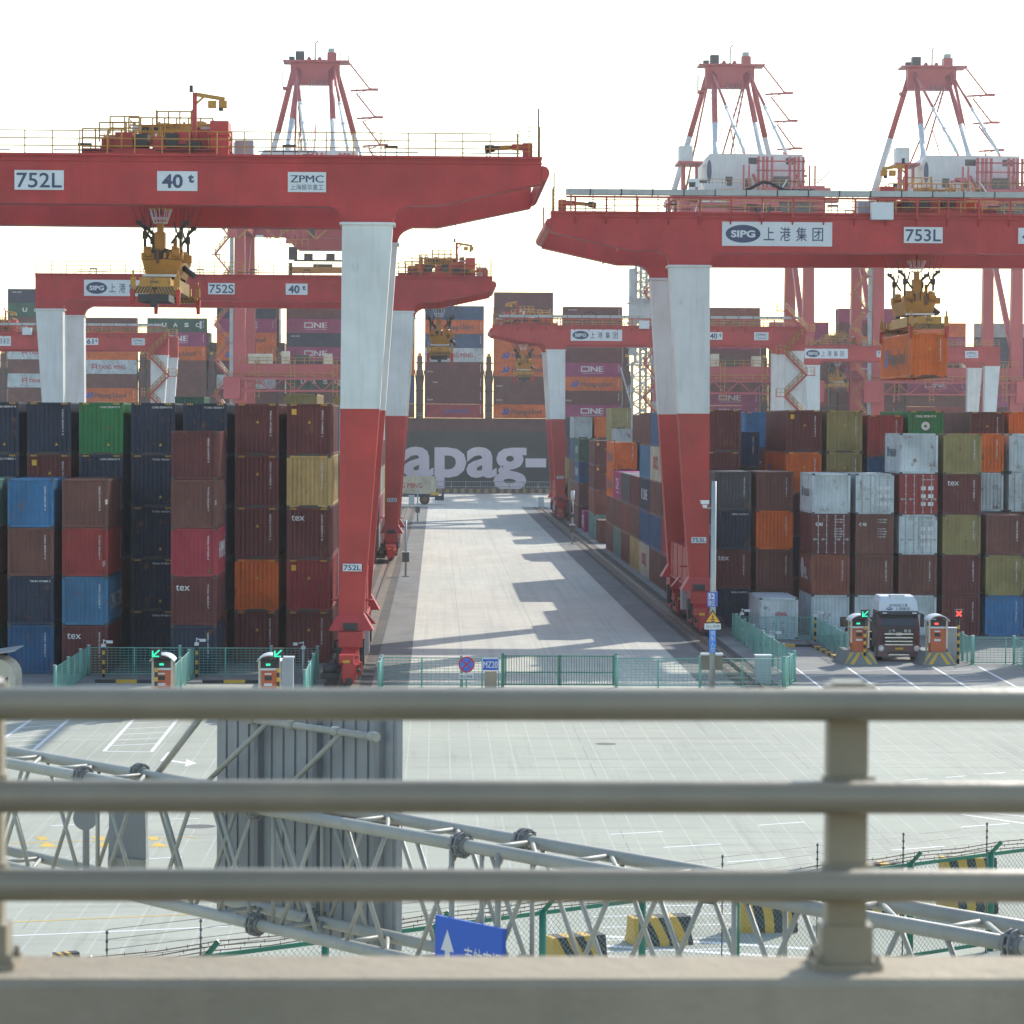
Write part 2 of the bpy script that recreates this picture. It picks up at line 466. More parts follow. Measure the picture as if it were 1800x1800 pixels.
marking(b, mat('manhole_iron', (.10, .10, .10), .7))
b = MB(); b.disc((*G(350, 1453).xy, .0085), UX, UY, .55, .45); marking(b, MATS['manhole_iron'])
HAZE_D = 0.00013
MASS_LIST = [18, 19, 20, 23, 24, 25, 58, 59, 60, 61, 62, 63, 64, 65, 66, 67, 68, 69, 70, 71, 72, 73, 74, 75, 76, 77, 78, 79, 80, 81, 82, 85, 86, 87, 91, 96, 102, 103, 104, 105, 106, 107, 108, 109, 111, 112, 113, 114, 115, 116, 117, 118, 119, 121, 122, 123, 124, 125, 127, 128, 129, 130, 131, 162, 163, 168, 177, 178, 179, 182, 183, 184, 187, 188, 189, 190, 192, 193, 194, 195, 197, 198, 199, 200, 202, 203, 204, 205, 206, 207, 208, 209, 212, 213, 214, 217, 218, 219, 220, 221, 222, 223, 224, 225, 226, 227, 228, 229, 230, 231, 232, 233, 234, 235, 236, 237, 238, 239, 240, 241, 242, 243, 244, 247, 248, 249, 250, 251, 255, 297, 298, 299, 300, 301, 302, 303, 304, 305, 308, 309, 310, 313, 314, 315, 316, 318, 319, 320, 321, 324, 325, 326, 331, 332, 333, 334, 335, 336, 337, 338, 339, 340, 341, 342, 343, 349, 353, 360, 375, 389, 404, 452, 453, 454, 455, 456, 457, 458, 460, 461, 466, 467, 468, 469, 470, 474, 475, 476, 477, 478, 482, 483, 484, 485, 488, 489, 490, 491, 492, 494, 495, 496, 497, 498, 499, 502, 503, 504, 505, 506, 507, 508, 509, 510, 511, 512, 513, 514, 515, 516, 517]
# ------------------------------------------------------------------ rail mounted yard cranes
def arc(cx, cz, r, a0, a1, n=5):
    return [(cx + r * math.cos(R(a0 + (a1 - a0) * i / n)), cz + r * math.sin(R(a0 + (a1 - a0) * i / n))) for i in range(n + 1)]
def rmg(label, xa, xb, Y, boards, feet_board=None, festoon=False, zt=27.0, gap=16.0, stairs=False, cant=8.9):
    """xa: top centre of the leg with the overhang, xb: other leg; Y: near girder; boards: list of (x, width, height, kind)"""
    sg = 1 if xa > xb else -1
    S = abs(xa - xb); zb = zt - 2.4; zh = zt - 3.3
    root = thing('gantry_crane', label, 'crane', ((xa + xb) / 2, Y + gap / 2, 0), group='red and white yard gantry cranes')
    def X(s): return xa + sg * s
    prof = [(cant, zt), (cant, zb + 1.15), (3.6, zb), (2.15, zb)] + arc(2.15, zh, .85, 90, 180)[1:] + [(1.3, zh), (-1.3, zh)] + \
        arc(-2.1, zh, .8, 0, 90) + [(-S + 2.1, zb)] + arc(-S + 2.1, zh, .8, 90, 180)[1:] + [(-S + 1.3, zh), (-S - 1.35, zh), (-S - 1.35, zt)]
    poly = [(X(s), z) for s, z in prof]
    for k, y in enumerate((Y, Y + gap)):
        b = MB(); b.prism(poly, 'y', y - .7, y + .7)
        b.box(X(-S - 1.42), y - .85, zt - .02, X(cant + .03), y + .85, zt + .1)
        b.box(X(-S - 1.38), y - .80, zt - .28, X(cant + .02), y + .80, zt - .2)
        for i in range(int((S + cant) / 2.6)):
            xx = X(-S + 2.6 * i); b.box(xx - .02, y - .708, zb + .05, xx + .02, y + .708, zt - .25)
        b.build('girder', REDD if k == 0 else RED, root)
        b = MB()
        ny = Y - .78 if k == 0 else Y + gap + .78
        b.rail((X(-S - 1.2), ny, zt + .1), (X(cant - 1.25), ny, zt + .1), 1.15, 1.4, .034); b.build('handrail', YEL, root); b = MB()
        b.rail((X(cant - .1), ny, zt + .1), (X(cant - .1), ny + (1.5 if k == 0 else -1.5), zt + .1), 1.5, .8, .034)
        b.rail((X(cant - 1.2), ny, zt + .1), (X(cant - .1), ny, zt + .1), 1.5, .5, .022, (1.0, .85, .7, .5, .33, .17))
        b.build('end_cage', YEL, root)
        for i in range(8):                                 # lamps on the walkway
            b = MB(); xx = X(cant - 2.5 - i * (S + cant) / 8.3); b.box(xx - .35, ny + .3, zt + .55, xx + .35, ny + .5, zt + .65); b.tube((xx - .3, ny + .4, zt + .1), (xx - .3, ny + .4, zt + .6), .03, 5); b.tube((xx + .3, ny + .4, zt + .1), (xx + .3, ny + .4, zt + .6), .03, 5)
            b.tube((xx - 1.6, ny + .4, zt + .3), (xx + 1.4, ny + .4, zt + .3), .03, 5); b.build('walkway_lamp', DARK, root)
    b = MB()                                               # buffer arm at the overhang
    b.box(X(cant - .95), Y - .3, zt + .1, X(cant - .45), Y + .3, zt + .85); b.box(X(cant - .95), Y - .2, zt + .5, X(cant - 1.5), Y + .2, zt + .8)
    b.tube((X(cant - 1.5), Y, zt + .65), (X(cant - 2.4), Y, zt + .6), .13, 8, 1); b.tube((X(cant - 2.4), Y, zt + .6), (X(cant - 2.9), Y, zt + .55), .2, 8, 2)
    b.build('end_buffer', [RED, YEL, DARK], root)
    b = MB(); b.tube((X(cant - .15), Y - .5, zt + .1), (X(cant - .15), Y - .5, zt + 2.6), .05, 6); b.build('lightning_rod', DARK, root)
    b = MB()                                               # beam that ties both girders at the overhang
    e = [(cant + .02, zt - .35)] + [(cant + .1 + .32 * math.sin(R(a)), zt - .72 + .36 * math.cos(R(a))) for a in range(0, 181, 30)] + [(cant + .02, zt - 1.15)]
    b.prism([(X(s), z) for s, z in e], 'y', Y - .7, Y + gap + .7); b.build('tie_beam', RED, root)
    # legs
    zs = 14.15
    feet = {}
    for nm, s_top, out in (('a', 0.0, 1), ('b', -S, -1)):
        for y in (Y, Y + gap):
            b = MB()
            def sec(z):
                t = (zh - z) / (zh - 3.6)
                lo, hi = -1.3 - .12 * t, 1.3 - 1.42 * t ** 1.05
                if out < 0: lo, hi = -hi, -lo
                d = .85 - .2 * t
                return sorted((X(s_top + lo), X(s_top + hi))), d
            zz = [zh, zs, 3.6]
            for i in range(2):
                (a0, a1), d0 = sec(zz[i]); (c0, c1), d1 = sec(zz[i + 1])
                b.hexa([(c0, y - d1, zz[i + 1]), (c1, y - d1, zz[i + 1]), (c1, y + d1, zz[i + 1]), (c0, y + d1, zz[i + 1]),
                        (a0, y - d0, zz[i]), (a1, y - d0, zz[i]), (a1, y + d0, zz[i]), (a0, y + d0, zz[i])], i)
            (a0, a1), d0 = sec(zh)
            b.box(a0 - .12, y - d0 - .1, zh - .14, a1 + .12, y + d0 + .1, zh - .02, 0)
            (a0, a1), d0 = sec(zh - 2.2)
            for xx in (a0 + .7, a1 - .7): b.box(xx - .09, y - d0 - .06, zh - 2.5, xx + .09, y - d0 + .1, zh - 2.1, 0)
            (c0, c1), d1 = sec(3.6); cm = (c0 + c1) / 2; feet[nm] = cm
            b.hexa([(c0 - .5, y - .9, 2.75), (c1 + .5, y - .9, 2.75), (c1 + .5, y + .9, 2.75), (c0 - .5, y + .9, 2.75), (c0, y - d1, 3.6), (c1, y - d1, 3.6), (c1, y + d1, 3.6), (c0, y + d1, 3.6)], 1)
            b.build('leg', [WHITE, RED], root)
            # bogie under the leg
            b = MB()
            b.box(cm - .62, y - 1.6, 1.95, cm + .62, y + 1.6, 2.72); b.box(cm - .5, y - .8, 2.55, cm + .5, y + .8, 2.85)
            b.hexa([(cm - .5, y - 3.4, 1.2), (cm + .5, y - 3.4, 1.2), (cm + .5, y + 3.4, 1.2), (cm - .5, y + 3.4, 1.2), (cm - .42, y - 1.2, 2.1), (cm + .42, y - 1.2, 2.1), (cm + .42, y + 1.2, 2.1), (cm - .42, y + 1.2, 2.1)])
            for q in (-2.35, 2.35):
                b.box(cm - .36, y + q - 1.5, .5, cm + .36, y + q + 1.5, 1.25); b.box(cm - .45, y + q - .3, .8, cm + .45, y + q + .3, 1.6)
            b.box(cm - .5, y - 4.0, 1.35, cm + .25, y - 3.1, 1.75); b.box(cm - .28, y - 4.15, .35, cm + .28, y - 3.75, 1.35)
            b.box(cm - .16, y - 4.22, .25, cm + .16, y - 4.1, .6, 1); b.box(cm - .3, y - 4.1, 1.36, cm + .05, y - 3.95, 1.5, 2)
            for q in (-.5, .5): b.box(cm + q - .07, y - 3.9, .9, cm + q + .07, y - .5, 1.02, 1)
            b.box(cm - .75, y - 1.1, .9, cm - .4, y - .2, 2.2, 1); b.box(cm + .4, y - 1.3, 1.0, cm + .7, y - .4, 2.3, 1)
            for k in range(5): b.box(cm + .38, y - 3 + 1.3 * k, .7, cm + .62, y - 2.5 + 1.3 * k, 1.3 + .2 * (k % 2), k % 2)
            bo = b.build('bogie', [RED, DARK, HYEL], root)
            b = MB()
            for q in (-3.3, -1.45, 1.45, 3.3):
                b.tube((cm - .13, y + q, .62), (cm + .13, y + q, .62), .42, 14)
            b.build('wheel', DARK, bo)
            b = MB(); b.tube((cm - 1.35 * out * sg, y - 2.9, .95), (cm - .5 * out * sg, y - 2.9, .95), .24, 10); b.cbox((cm - 1.0 * out * sg, y - 2.9, .62), (.9, .5, .3))
            b.tube((cm - 1.2 * out * sg, y - 2.3, 1.0), (cm - .5 * out * sg, y - 2.3, 1.0), .2, 10); b.build('drive_motor', DARK, bo)
        b = MB(); cm = feet[nm]
        b.box(cm - .52, Y + .7, 2.95, cm + .52, Y + gap - .7, 5.3)
        b.box(cm - .62, Y + .7, 2.88, cm + .62, Y + gap - .7, 2.98)
        for k in range(4):
            yy = Y + 2.2 + k * 3.6
            for q in (-1, 1): b.box(cm + q * .53, yy - .05, 3.0, cm + q * .56, yy + .05, 5.25)
        b.hexa([(cm - 1.1, Y + 7.6, 2.5), (cm + 1.1, Y + 7.6, 2.5), (cm + 1.1, Y + 8.4, 2.5), (cm - 1.1, Y + 8.4, 2.5), (cm - .5, Y + 7.6, 3.2), (cm + .5, Y + 7.6, 3.2), (cm + .5, Y + 8.4, 3.2), (cm - .5, Y + 8.4, 3.2)])
        b.build('sill_beam', RED, root)
        b = MB()
        for q in (-1, 1):
            b.rail((cm + q * .62, Y + 1.5, 2.4), (cm + q * .62, Y + gap - 2, 2.4), .5, 1.3, .03, (1.0,), 0); b.tube((cm + q * .55, Y + 1.2, 4.2), (cm + q * 1.1, Y + 1.2, 4.2), .06, 6)
        b.build('step_rail', RED, root)
        b = MB()
        b.box(cm - out * sg * .3 - .3, Y + 4.0, .95, cm - out * sg * .3 + .3, Y + 5.2, 2.6); b.box(cm + out * sg * .56, Y + 2.2, 1.3, cm + out * sg * .86, Y + 3.2, 2.7)
        b.build('control_cabinet', GREY, root)
        b = MB(); b.box(cm - .4, Y - 1.0, 2.78, cm + .35, Y - .9, 3.15); b.build('travel_light', DARK, root)
    # sign boards on the near girder
    for (x, wd, h, kind) in boards:
        zc = zb + 1.12; b = MB(); yf = Y - .72
        b.box(x - wd / 2, yf - .05, zc - h / 2, x + wd / 2, yf + .02, zc + h / 2)
        pl = b.build('sign_board', SIGNW, root); b = MB(); y = yf - .056
        if kind == 'port':
            ox = x - wd * .31
            b.disc((ox, y, zc), UX, UZ, wd * .158, h * .37, 36, 0)
            b.text('SIPG', (ox, y - .006, zc - h * .135), UX, UZ, h * .27, 1, .035, 'c', wd * .22)
            for i, ch in enumerate('上港集团'):
                b.text(ch, (x - wd * .075 + i * wd * .148, y, zc - h * .24), UX, UZ, h * .44, 0, .006, 'c', wd * .098)
            b.build('lettering', [SIGNB, SIGNW], pl)
        elif kind == 'maker':
            b.text('ZPMC', (x, y, zc - h * .02), UX, UZ, h * .36, 0, .025, 'c', wd * .86)
            b.text('上海振华重工', (x, y, zc - h * .38), UX, UZ, h * .22, 0, .0, 'c', wd * .86); b.build('lettering', [SIGNB], pl)
        elif kind.endswith('t'):
            b.text(kind[:-1], (x - wd * .12, y, zc - h * .33), UX, UZ, h * .66, 0, .03, 'c', wd * .52)
            b.text('t', (x + wd * .34, y, zc - h * .05), UX, UZ, h * .42, 0, .05, 'c', wd * .15); b.build('lettering', [SIGNB], pl)
        else:
            b.text(kind, (x, y, zc - h * .37), UX, UZ, h * .74, 0, .012, 'c', wd * .92); b.build('lettering', [SIGNB], pl)
    if feet_board:
        cm = feet['a']; zc = 6.0; b = MB(); x = cm + sg * .06
        b.box(x - .48, Y - .92, zc - .19, x + .48, Y - .74, zc + .19); pl = b.build('number_plate', SIGNW, root)
        b = MB(); b.text(feet_board, (x, Y - .925, zc - .13), UX, UZ, .26, 0, .02, 'c', .88); b.build('lettering', [SIGNB], pl)
    if festoon:
        b = MB(); z = zt + 1.0; y = Y - 1.05
        b.box(X(-S - .5), y - .3, z + .12, X(cant - .9), y + .3, z + .48, 1); b.box(X(-S - .5), y - .1, z - .06, X(cant - .9), y + .1, z + .06, 0)
        for i in range(int((S + cant) / 2.0)):
            xx = X(cant - 1.5 - 2.0 * i); b.box(xx - .06, y - .06, zt - .25, xx + .06, y + .06, z); b.beam((xx, y, zt - .2), (xx, Y - .7, zt - .7), .1, .1)
            b.box(xx + .9, y - .32, z + .1, xx + .98, y + .32, z + .5, 2)
        b.build('cable_tray', [RED, STEEL, DARK], root)
        b = MB(); xx = X(-12.3); b.box(xx - .7, Y - 1.5, zt - .35, xx + .7, Y - .8, zt + .75); b.build('electric_cabinet', SIGNW, root)
        pts = [(X(-3.5 - 4.5 * t), y, z + .5 + .75 * math.sin(math.pi * min(1, t * 1.6)) ** 2 * (1 - t)) for t in [i / 12 for i in range(13)]]
        b = MB(); b.path(pts, .11, 6); b.build('cable_loop', BLACK, root)
    if stairs:
        b = MB(); xo = X(-S) ; y = Y - 1.3
        z = 5.5; d = 1; k = 0
        while z < zt - .5:
            x0, x1 = xo - d * 1.5, xo + d * 1.5
            for q in (-.35, .35): b.beam((x0, y + q, z), (x1, y + q, z + 3), .06, .22, 0); b.rail((x0, y + q, z + .1), (x1, y + q, z + 3.1), 1.0, .9, .035, (1.0, .5), 1)
            for i in range(9): b.box(x0 + (x1 - x0) * i / 9 - .12, y - .35, z + i / 3, x0 + (x1 - x0) * i / 9 + .12, y + .35, z + i / 3 + .04, 0)
            b.box(x1 - .1 if d > 0 else x1 - 1.2, y - .5, z + 2.9, x1 + 1.2 if d > 0 else x1 + .1, y + 1.2, z + 3.0, 0)
            b.rail((x1 + d * .1, y - .5, z + 3), (x1 + d * 1.15, y - .5, z + 3), 1.1, .5, .035, (1., .5), 1); b.rail((x1 + d * 1.15, y - .5, z + 3), (x1 + d * 1.15, y + 1.1, z + 3), 1.1, .8, .035, (1., .5), 1)
            z += 3; d = -d
        b.build('stairway', [RED, YEL], root)
    return root
# the six cranes; (x, width, height, text)
fx = lambda px, Y: (px - 768) * Y / F
rmg('red and white gantry crane with 752L boards, nearest on the left of the lane', -3.6, -38, 144,
    [(fx(76, 144), 2.5, 1.0, '752L'), (fx(315, 144), 2.05, 1.0, '40t'), (fx(540, 144), 1.95, 1.02, 'maker')], '752L')
rmg('gantry crane marked 753L with a long cable tray, right of the lane', 16.2, 50.6, 180,
    [(fx(1362, 180), 7.1, 1.55, 'port'), (fx(1619, 180), 2.5, 1.03, '753L'), (fx(1815, 180), 2.1, 1.03, '40t')], '753L', True)
rmg('gantry crane marked 752S standing behind the nearest left crane', -3.6, -37.4, 271,
    [(fx(210, 271), 6.4, 1.55, 'port'), (fx(391, 271), 2.55, 1.08, '752S'), (fx(522, 271), 2.1, 1.08, '40t')], '752S', zt=27.6)
rmg('farther gantry crane with port board, tray and stairway right of the lane', 16.6, 50.2, 391,
    [(fx(1047, 391), 7.2, 1.6, 'port'), (fx(1256, 391), 2.0, 1.05, '40t'), (fx(1337, 391), 2.0, 1.1, 'maker')], '753S', True, stairs=True, zt=27.2)
rmg('small far gantry crane with 61 t board behind the left container block', -75, -42.6, 430,
    [(fx(5, 430), 3.4, 1.5, 'port'), (fx(165, 430), 2.0, 1.05, '61t'), (fx(246, 430), 2.0, 1.05, 'maker')], None, True, stairs=True, zt=27.0)
rmg('far hazy gantry crane behind the hanging orange container', 66.0, 97.8, 490,
    [(fx(1452, 490), 7.6, 1.7, 'port'), (fx(1553, 490), 2.4, 1.1, '756L'), (fx(1709, 490), 2.3, 1.25, 'maker')], None, zt=27.4, cant=1.5)

# ------------------------------------------------------------------ trolleys on the girders
def trolley(label, xc, Y, zt, mi=1, gap=16.0, lean=True):
    t = thing('crane_trolley', label, 'trolley', (xc, Y + gap / 2, zt + .1), group='hoisting trolleys on the yard cranes')
    z = zt + .1; y = Y
    def B(b, x0, y0, z0, x1, y1, z1, k=0): return b.box(xc + mi * x0, y + y0, z + z0, xc + mi * x1, y + y1, z + z1, k)
    b = MB()
    for q in (.2, gap - .2): B(b, -4.2, q - .35, .0, 3.3, q + .35, .32)
    for q in (-3.0, -.2, 2.8): B(b, q - .3, .3, .05, q + .3, gap - .3, .5)
    B(b, -3.3, 1, .35, 3.3, gap - 1, .45)
    b.build('deck_frame', RED, t)
    b = MB()
    B(b, 2.3, .6, .1, 3.25, 2.6, 1.85); B(b, 2.22, .5, 1.1, 3.3, 2.7, 1.2); B(b, 1.2, 2, .3, 2.2, 4.5, 1.55); b.build('electric_room', RED, t)
    for q in (1.6, 5.4, 9.5):
        for x0_, x1_ in ((-3.2, -1.6), (-.6, 1.0)):
            b = MB(); b.tube((xc + x0_, y + q, z + .7), (xc + x1_, y + q, z + .7), .42, 14)
            for e_ in (x0_, x1_): b.tube((xc + e_ - .05, y + q, z + .7), (xc + e_ + .05, y + q, z + .7), .52, 14)
            b.build('winch_drum', RED, t)
    for g_ in ((-2.6, .8, .4, -1.7, 2, 1.25), (.4, .9, .4, 1.3, 2.4, 1.3), (-3.35, 1.2, .45, -2.4, 1.9, 1.0), (-.7, 1.0, .4, -.1, 1.8, 1.05)): b = MB(); B(b, *g_); B(b, g_[0] + .1, g_[1] - .05, g_[2] + .1, g_[3] - .1, g_[1], g_[5] - .1); b.build('gearbox', RED, t)
    for g_ in ((-1.6, .6, .5, -.9, 1.7, 1.15), (0, .6, .45, .65, 1.6, 1.2), (-2.3, .5, .15, -1.6, 1.0, .4), (1.1, .7, .3, 1.8, 1.2, .8)): b = MB(); B(b, *g_); b.build('hoist_motor', DARK, t)
    rt = random.Random(int(abs(xc) * 10)); 
    for k in range(16):
        q0, yy, zz = rt.uniform(-2.4, 1.9), rt.uniform(3.2, 7), rt.uniform(1.15, 1.9); b = MB(); B(b, q0, yy, zz, q0 + rt.uniform(.12, .5), yy + .3, zz + rt.uniform(.12, .55)); b.build('small_fitting', [YEL, YEL, DARK, SIGNW][k % 4], t)
    b = MB()
    B(b, -2.2, 3.5, 1.25, 2.0, 8.5, 1.4); B(b, -1.75, 4.6, 1.3, 1.5, 6.5, 2.05)
    for q in (-1.9, -.6, .7, 1.8): B(b, q - .06, 3.6, 1.2, q + .06, 3.75, 2.1)
    for q in (-2, 0, 1.7): B(b, q - .08, 3.5, .3, q + .08, 3.7, 1.1)
    for i in range(6): B(b, -1.6 + .55 * i, 4.5, 1.5, -1.25 + .55 * i, 4.62, 1.9, 1)
    B(b, -.7, 4.4, 1.7, .9, 7, 1.85); b.build('cable_reel_unit', [YEL, DARK], t)
    b = MB()
    xs = lambda q: xc + mi * q
    for (a0, a1, yy, zz, h) in ((-4.2, -2.2, .2, 0, 1.35), (-3.6, -2.2, 2.4, .9, 1.0), (-2.2, 2.2, 3.6, 1.15, 1.15), (-2.0, 1.9, 8.4, 1.15, 1.0), (-.9, .9, 5.5, 1.85, 1.0), (2.2, 3.4, 1.0, .1, 1.2), (-3.2, 3.3, gap - .4, .2, 1.2), (-2.9, -1.4, 1.2, 1.2, .9)):
        b.rail((xs(a0), y + yy, z + zz), (xs(a1), y + yy, z + zz), h, .6, .045, (1., .66, .33))
    for q in (-2.2, 2.2): b.rail((xs(q), y + 3.6, z + 1.15), (xs(q), y + 8.4, z + 1.15), 1.1, 1.0, .03)
    for q in (-.95, .95): b.tube((xs(q), y + 5.5, z + 1.2), (xs(q), y + 5.5, z + 2.95), .04, 6)
    b.tube((xs(-.95), y + 5.5, z + 2.85), (xs(.95), y + 5.5, z + 2.85), .04, 6)
    b.build('handrail', YEL, t)
    b = MB(); p = (xs(1.45), y + 1.4)
    b.box(p[0] - .11, p[1] - .11, z + .3, p[0] + .11, p[1] + .11, z + 3.35, 1); b.beam((*p, z + 3.3), (p[0] + mi * 1.55, p[1], z + 3.05), .14, .2)
    b.beam((p[0], p[1], z + 2.75), (p[0] + mi * .5, p[1], z + 3.2), .1, .1)
    for q in (.9, 1.45): b.cbox((p[0] + mi * q, p[1], z + 2.78), (.42, .4, .36))
    b.cbox((p[0] + mi * 1.35, p[1], z + 2.55), (.22, .22, .2), 2); b.box(p[0] - .28, p[1] - .05, z + 3.4, p[0] - .1, p[1] + .05, z + 3.75, 2); b.tube((*p, z + 3.3), (p[0] - .2, p[1], z + 3.6), .03, 5, 2)
    b.build('service_jib', [YEL, RED, DARK], t)
    b = MB(); B(b, 3.45, 2.5, .1, 4.4, 3.6, 1.05); B(b, 1.7, 2.6, 1.55, 2.3, 3.2, 1.75); b.build('power_cabinet', GREY, t)
    return t
trolley('red trolley with yellow handrails and jib on the 752L crane girder', fx(296, 146), 144, 27.0, 1)
trolley('red trolley with grey jib post above the hanging orange container', fx(1618, 184), 180, 27.0, -1)
trolley('smaller trolley with yellow rails on the 752S crane overhang', fx(775, 275), 271, 27.6, 1)
trolley('far trolley with yellow rails on the overhang right of the lane', fx(925, 395), 391, 27.2, -1)
trolley('far small trolley with white hoods on the hazy crane behind the orange container', fx(1478, 494), 490, 27.4, 1)
trolley('trolley at the left picture edge on the 61 t crane', fx(2, 434), 430, 27.0, 1)

# ------------------------------------------------------------------ spreaders hanging on ropes
def spreader(label, xc, Y, zb, ztop, gap=16.0, L=12.19, gear=True):
    """zb: bottom of the spreader's end beams, ztop: underside of the trolley"""
    yc = Y + gap / 2; y0, y1 = yc - L / 2, yc + L / 2
    t = thing('spreader', label, 'spreader', (xc, yc, zb), group='yellow spreaders hanging from the yard cranes')
    b = MB()
    for s, y in ((-1, y0), (1, y1)):
        b = MB()
        b.box(xc - 1.15, y - .18, zb + .15, xc + 1.15, y + .18, zb + .55); b.box(xc - .8, y - .25, zb + .5, xc + .8, y + .25, zb + .98)
        n = 7; yf = y - .19                                  # chevron stripes, on the outer face
        for i in range(-n, n):
            x = xc + i * .16 + .02; k = -1 if i < 0 else 1
            b.poly([(x, yf - .004, zb + .17), (x + .085, yf - .004, zb + .17), (x + .085 - k * .2, yf - .004, zb + .53), (x - k * .2, yf - .004, zb + .53)], 1)
        b.text('ZPMC', (xc, y - .256, zb + .66), UX, UZ, .14, 1, .04, 'c')
        eb = b.build('end_beam', [YEL, HBLK], t)
        for q in (-1, 1):
            b = MB(); b.hexa([(xc + q * 1.1, y - .12, zb - .45), (xc + q * 1.28, y - .12, zb - .45), (xc + q * 1.28, y + .12, zb - .45), (xc + q * 1.1, y + .12, zb - .45), (xc + q * 1.05, y - .2, zb + .35), (xc + q * 1.3, y - .2, zb + .35), (xc + q * 1.3, y + .2, zb + .35), (xc + q * 1.05, y + .2, zb + .35)])
            b.box(xc + q * 1.15 - .13, y - .13, zb + .5, xc + q * 1.15 + .13, y + .13, zb + 1.0 , 1)
            b.tube((xc + q * 1.15, y, zb + 1.0), (xc + q * 1.15, y, zb + 1.35), .06, 6, 1); b.build('guide_flipper', [RED, YEL], t)
    b = MB()
    for q in (-.5, .5): b.box(xc + q - .22, y0 + .15, zb + .45, xc + q + .22, y1 - .15, zb + .95)
    b.box(xc - .95, yc - 3.2, zb + .4, xc + .95, yc + 3.2, zb + 1.05); b.build('telescopic_frame', YEL, t)
    b = MB(); zz = zb + 1.05
    b.box(xc - .95, yc - 3.4, zz + .12, xc + .85, yc - 2.6, zz + .25, 1)
    b.hexa([(xc - .85, yc - 2.6, zz + .2), (xc + .85, yc - 2.6, zz + .2), (xc + .85, yc + 2.6, zz + .2), (xc - .85, yc + 2.6, zz + .2), (xc - 1.05, yc - 2.8, zz + 1.05), (xc + 1.05, yc - 2.8, zz + 1.05), (xc + 1.05, yc + 2.8, zz + 1.05), (xc - 1.05, yc + 2.8, zz + 1.05)])
    for q in (-.7, .7):
        for s in (-2, 2): b.box(xc + q - .15, yc + s - .15, zz - .1, xc + q + .15, yc + s + .15, zz + .25, 2)
    b.build('headblock', [YEL, SIGNW, DARK], t)
    b = MB(); z2 = zz + 1.05
    for (q, s, h) in ((-.75, -2.3, .5), (.75, -2.3, .55), (-.75, 2.3, .6), (.75, 2.3, .6), (0, 0, .5)):
        b.box(xc + q - .35, yc + s - .4, z2, xc + q + .35, yc + s + .4, z2 + h * .75); b.tube((xc + q - .2, yc + s - .45, z2 + .42), (xc + q + .2, yc + s - .45, z2 + .42), .3, 10)
    b.box(xc - .42, yc - 2.4, z2, xc + .12, yc - 1.7, z2 + 1.5); b.box(xc - .3, yc - 2.3, z2 + 1.5, xc + .02, yc - 1.8, z2 + 2.0); b.box(xc + .5, yc - 1.6, z2, xc + .7, yc - 1.4, z2 + 1.2); b.box(xc + .3, yc - 1.7, z2 + .5, xc + 1.0, yc - 1.3, z2 + .6)
    b.box(xc + .9, yc - 2, z2 - .1, xc + 1.5, yc - 1.4, z2 + .3); b.box(xc - 1.0, yc - 2.7, z2 - .02, xc + 1.0, yc + 2.7, z2 + .05); b.build('sheave_block', YEL, t)
    rt = random.Random(int(abs(xc) * 7))
    for k in range(12): b = MB(); q0, yy = rt.uniform(-.95, .7), yc - rt.uniform(2.3, 2.9); b.box(xc + q0, yy, z2 + rt.uniform(-.3, .3), xc + q0 + rt.uniform(.1, .35), yy + .25, z2 + rt.uniform(.35, .75)); b.build('small_fitting', [DARK, YEL, DARK, RUST][k % 4], t)
    if gear: b = MB(); b.box(xc - .9, y0 - .1, zb - .25, xc + .7, y0 + 3, zb + .12); b.box(xc - .25, y0 - .15, zb - .55, xc + .1, y0 + .2, zb + .1); b.build('twistlock_gear', DARK, t)
    for (q, s) in ((-.95, -2.2), (.95, -2.2), (-.95, 2.2), (.95, 2.2)):
        b = MB(); p = (xc + q, yc + s, z2 + .3); k = 1 if q > 0 else -1
        b.tube(p, (p[0], p[1], z2 + 1.75), .085, 6); b.tube((p[0], p[1], z2 + 1.7), (p[0] + k * .45, p[1], z2 + 2.1), .1, 6); b.cbox((p[0] + k * .3, p[1], z2 + 2.0), (.3, .2, .22))
        b.tube((p[0] - k * .05, p[1], z2 + 1.5), (p[0] - k * .5, p[1], z2 + .9), .07, 6); b.cbox((p[0], p[1], z2 + 1.35), (.24, .3, .4)); b.tube((p[0] - k * .1, p[1], z2 + 1.2), (p[0] - k * .35, p[1], z2 + 2.0), .05, 6); b.build('rope_anchor', DARK, t)
    b = MB()
    for (q, s) in ((-1, -2.2), (1, -2.2), (-1, 2.2), (1, 2.2)):
        for dx in (0, .35): b.tube((xc + q * 1.3 - q * dx, yc + s, z2 + 2.0 - dx), (xc + q * (2.35 - dx * 2), yc + s * 1.1, ztop), .022, 5, cap=False)
        b.tube((xc + q * .95, yc + s, z2 + 1.6), (xc + q * .98, yc + s * 1.15, ztop), .022, 5, cap=False); b.tube((xc + q * .65, yc + s, z2 + .8), (xc + q * .75, yc + s * 1.05, ztop), .02, 5, cap=False)
    b.tube((xc - .12, yc - 2, z2 + 2.4), (xc - .12, yc - 2, ztop), .05, 6); b.build('hoist_rope', DARK, t)
    b = MB(); c = (xc - .14, yc - 2.0)
    for (zz_, r) in ((z2 + 2.0, .36), (z2 + 2.25, .45), (z2 + 2.75, .62)):
        pts = [(c[0] + r * math.cos(R(30 * i)), c[1] + r * math.sin(R(30 * i)), zz_) for i in range(13)]; b.path(pts, .03, 5, 1 if r > .6 else 0)
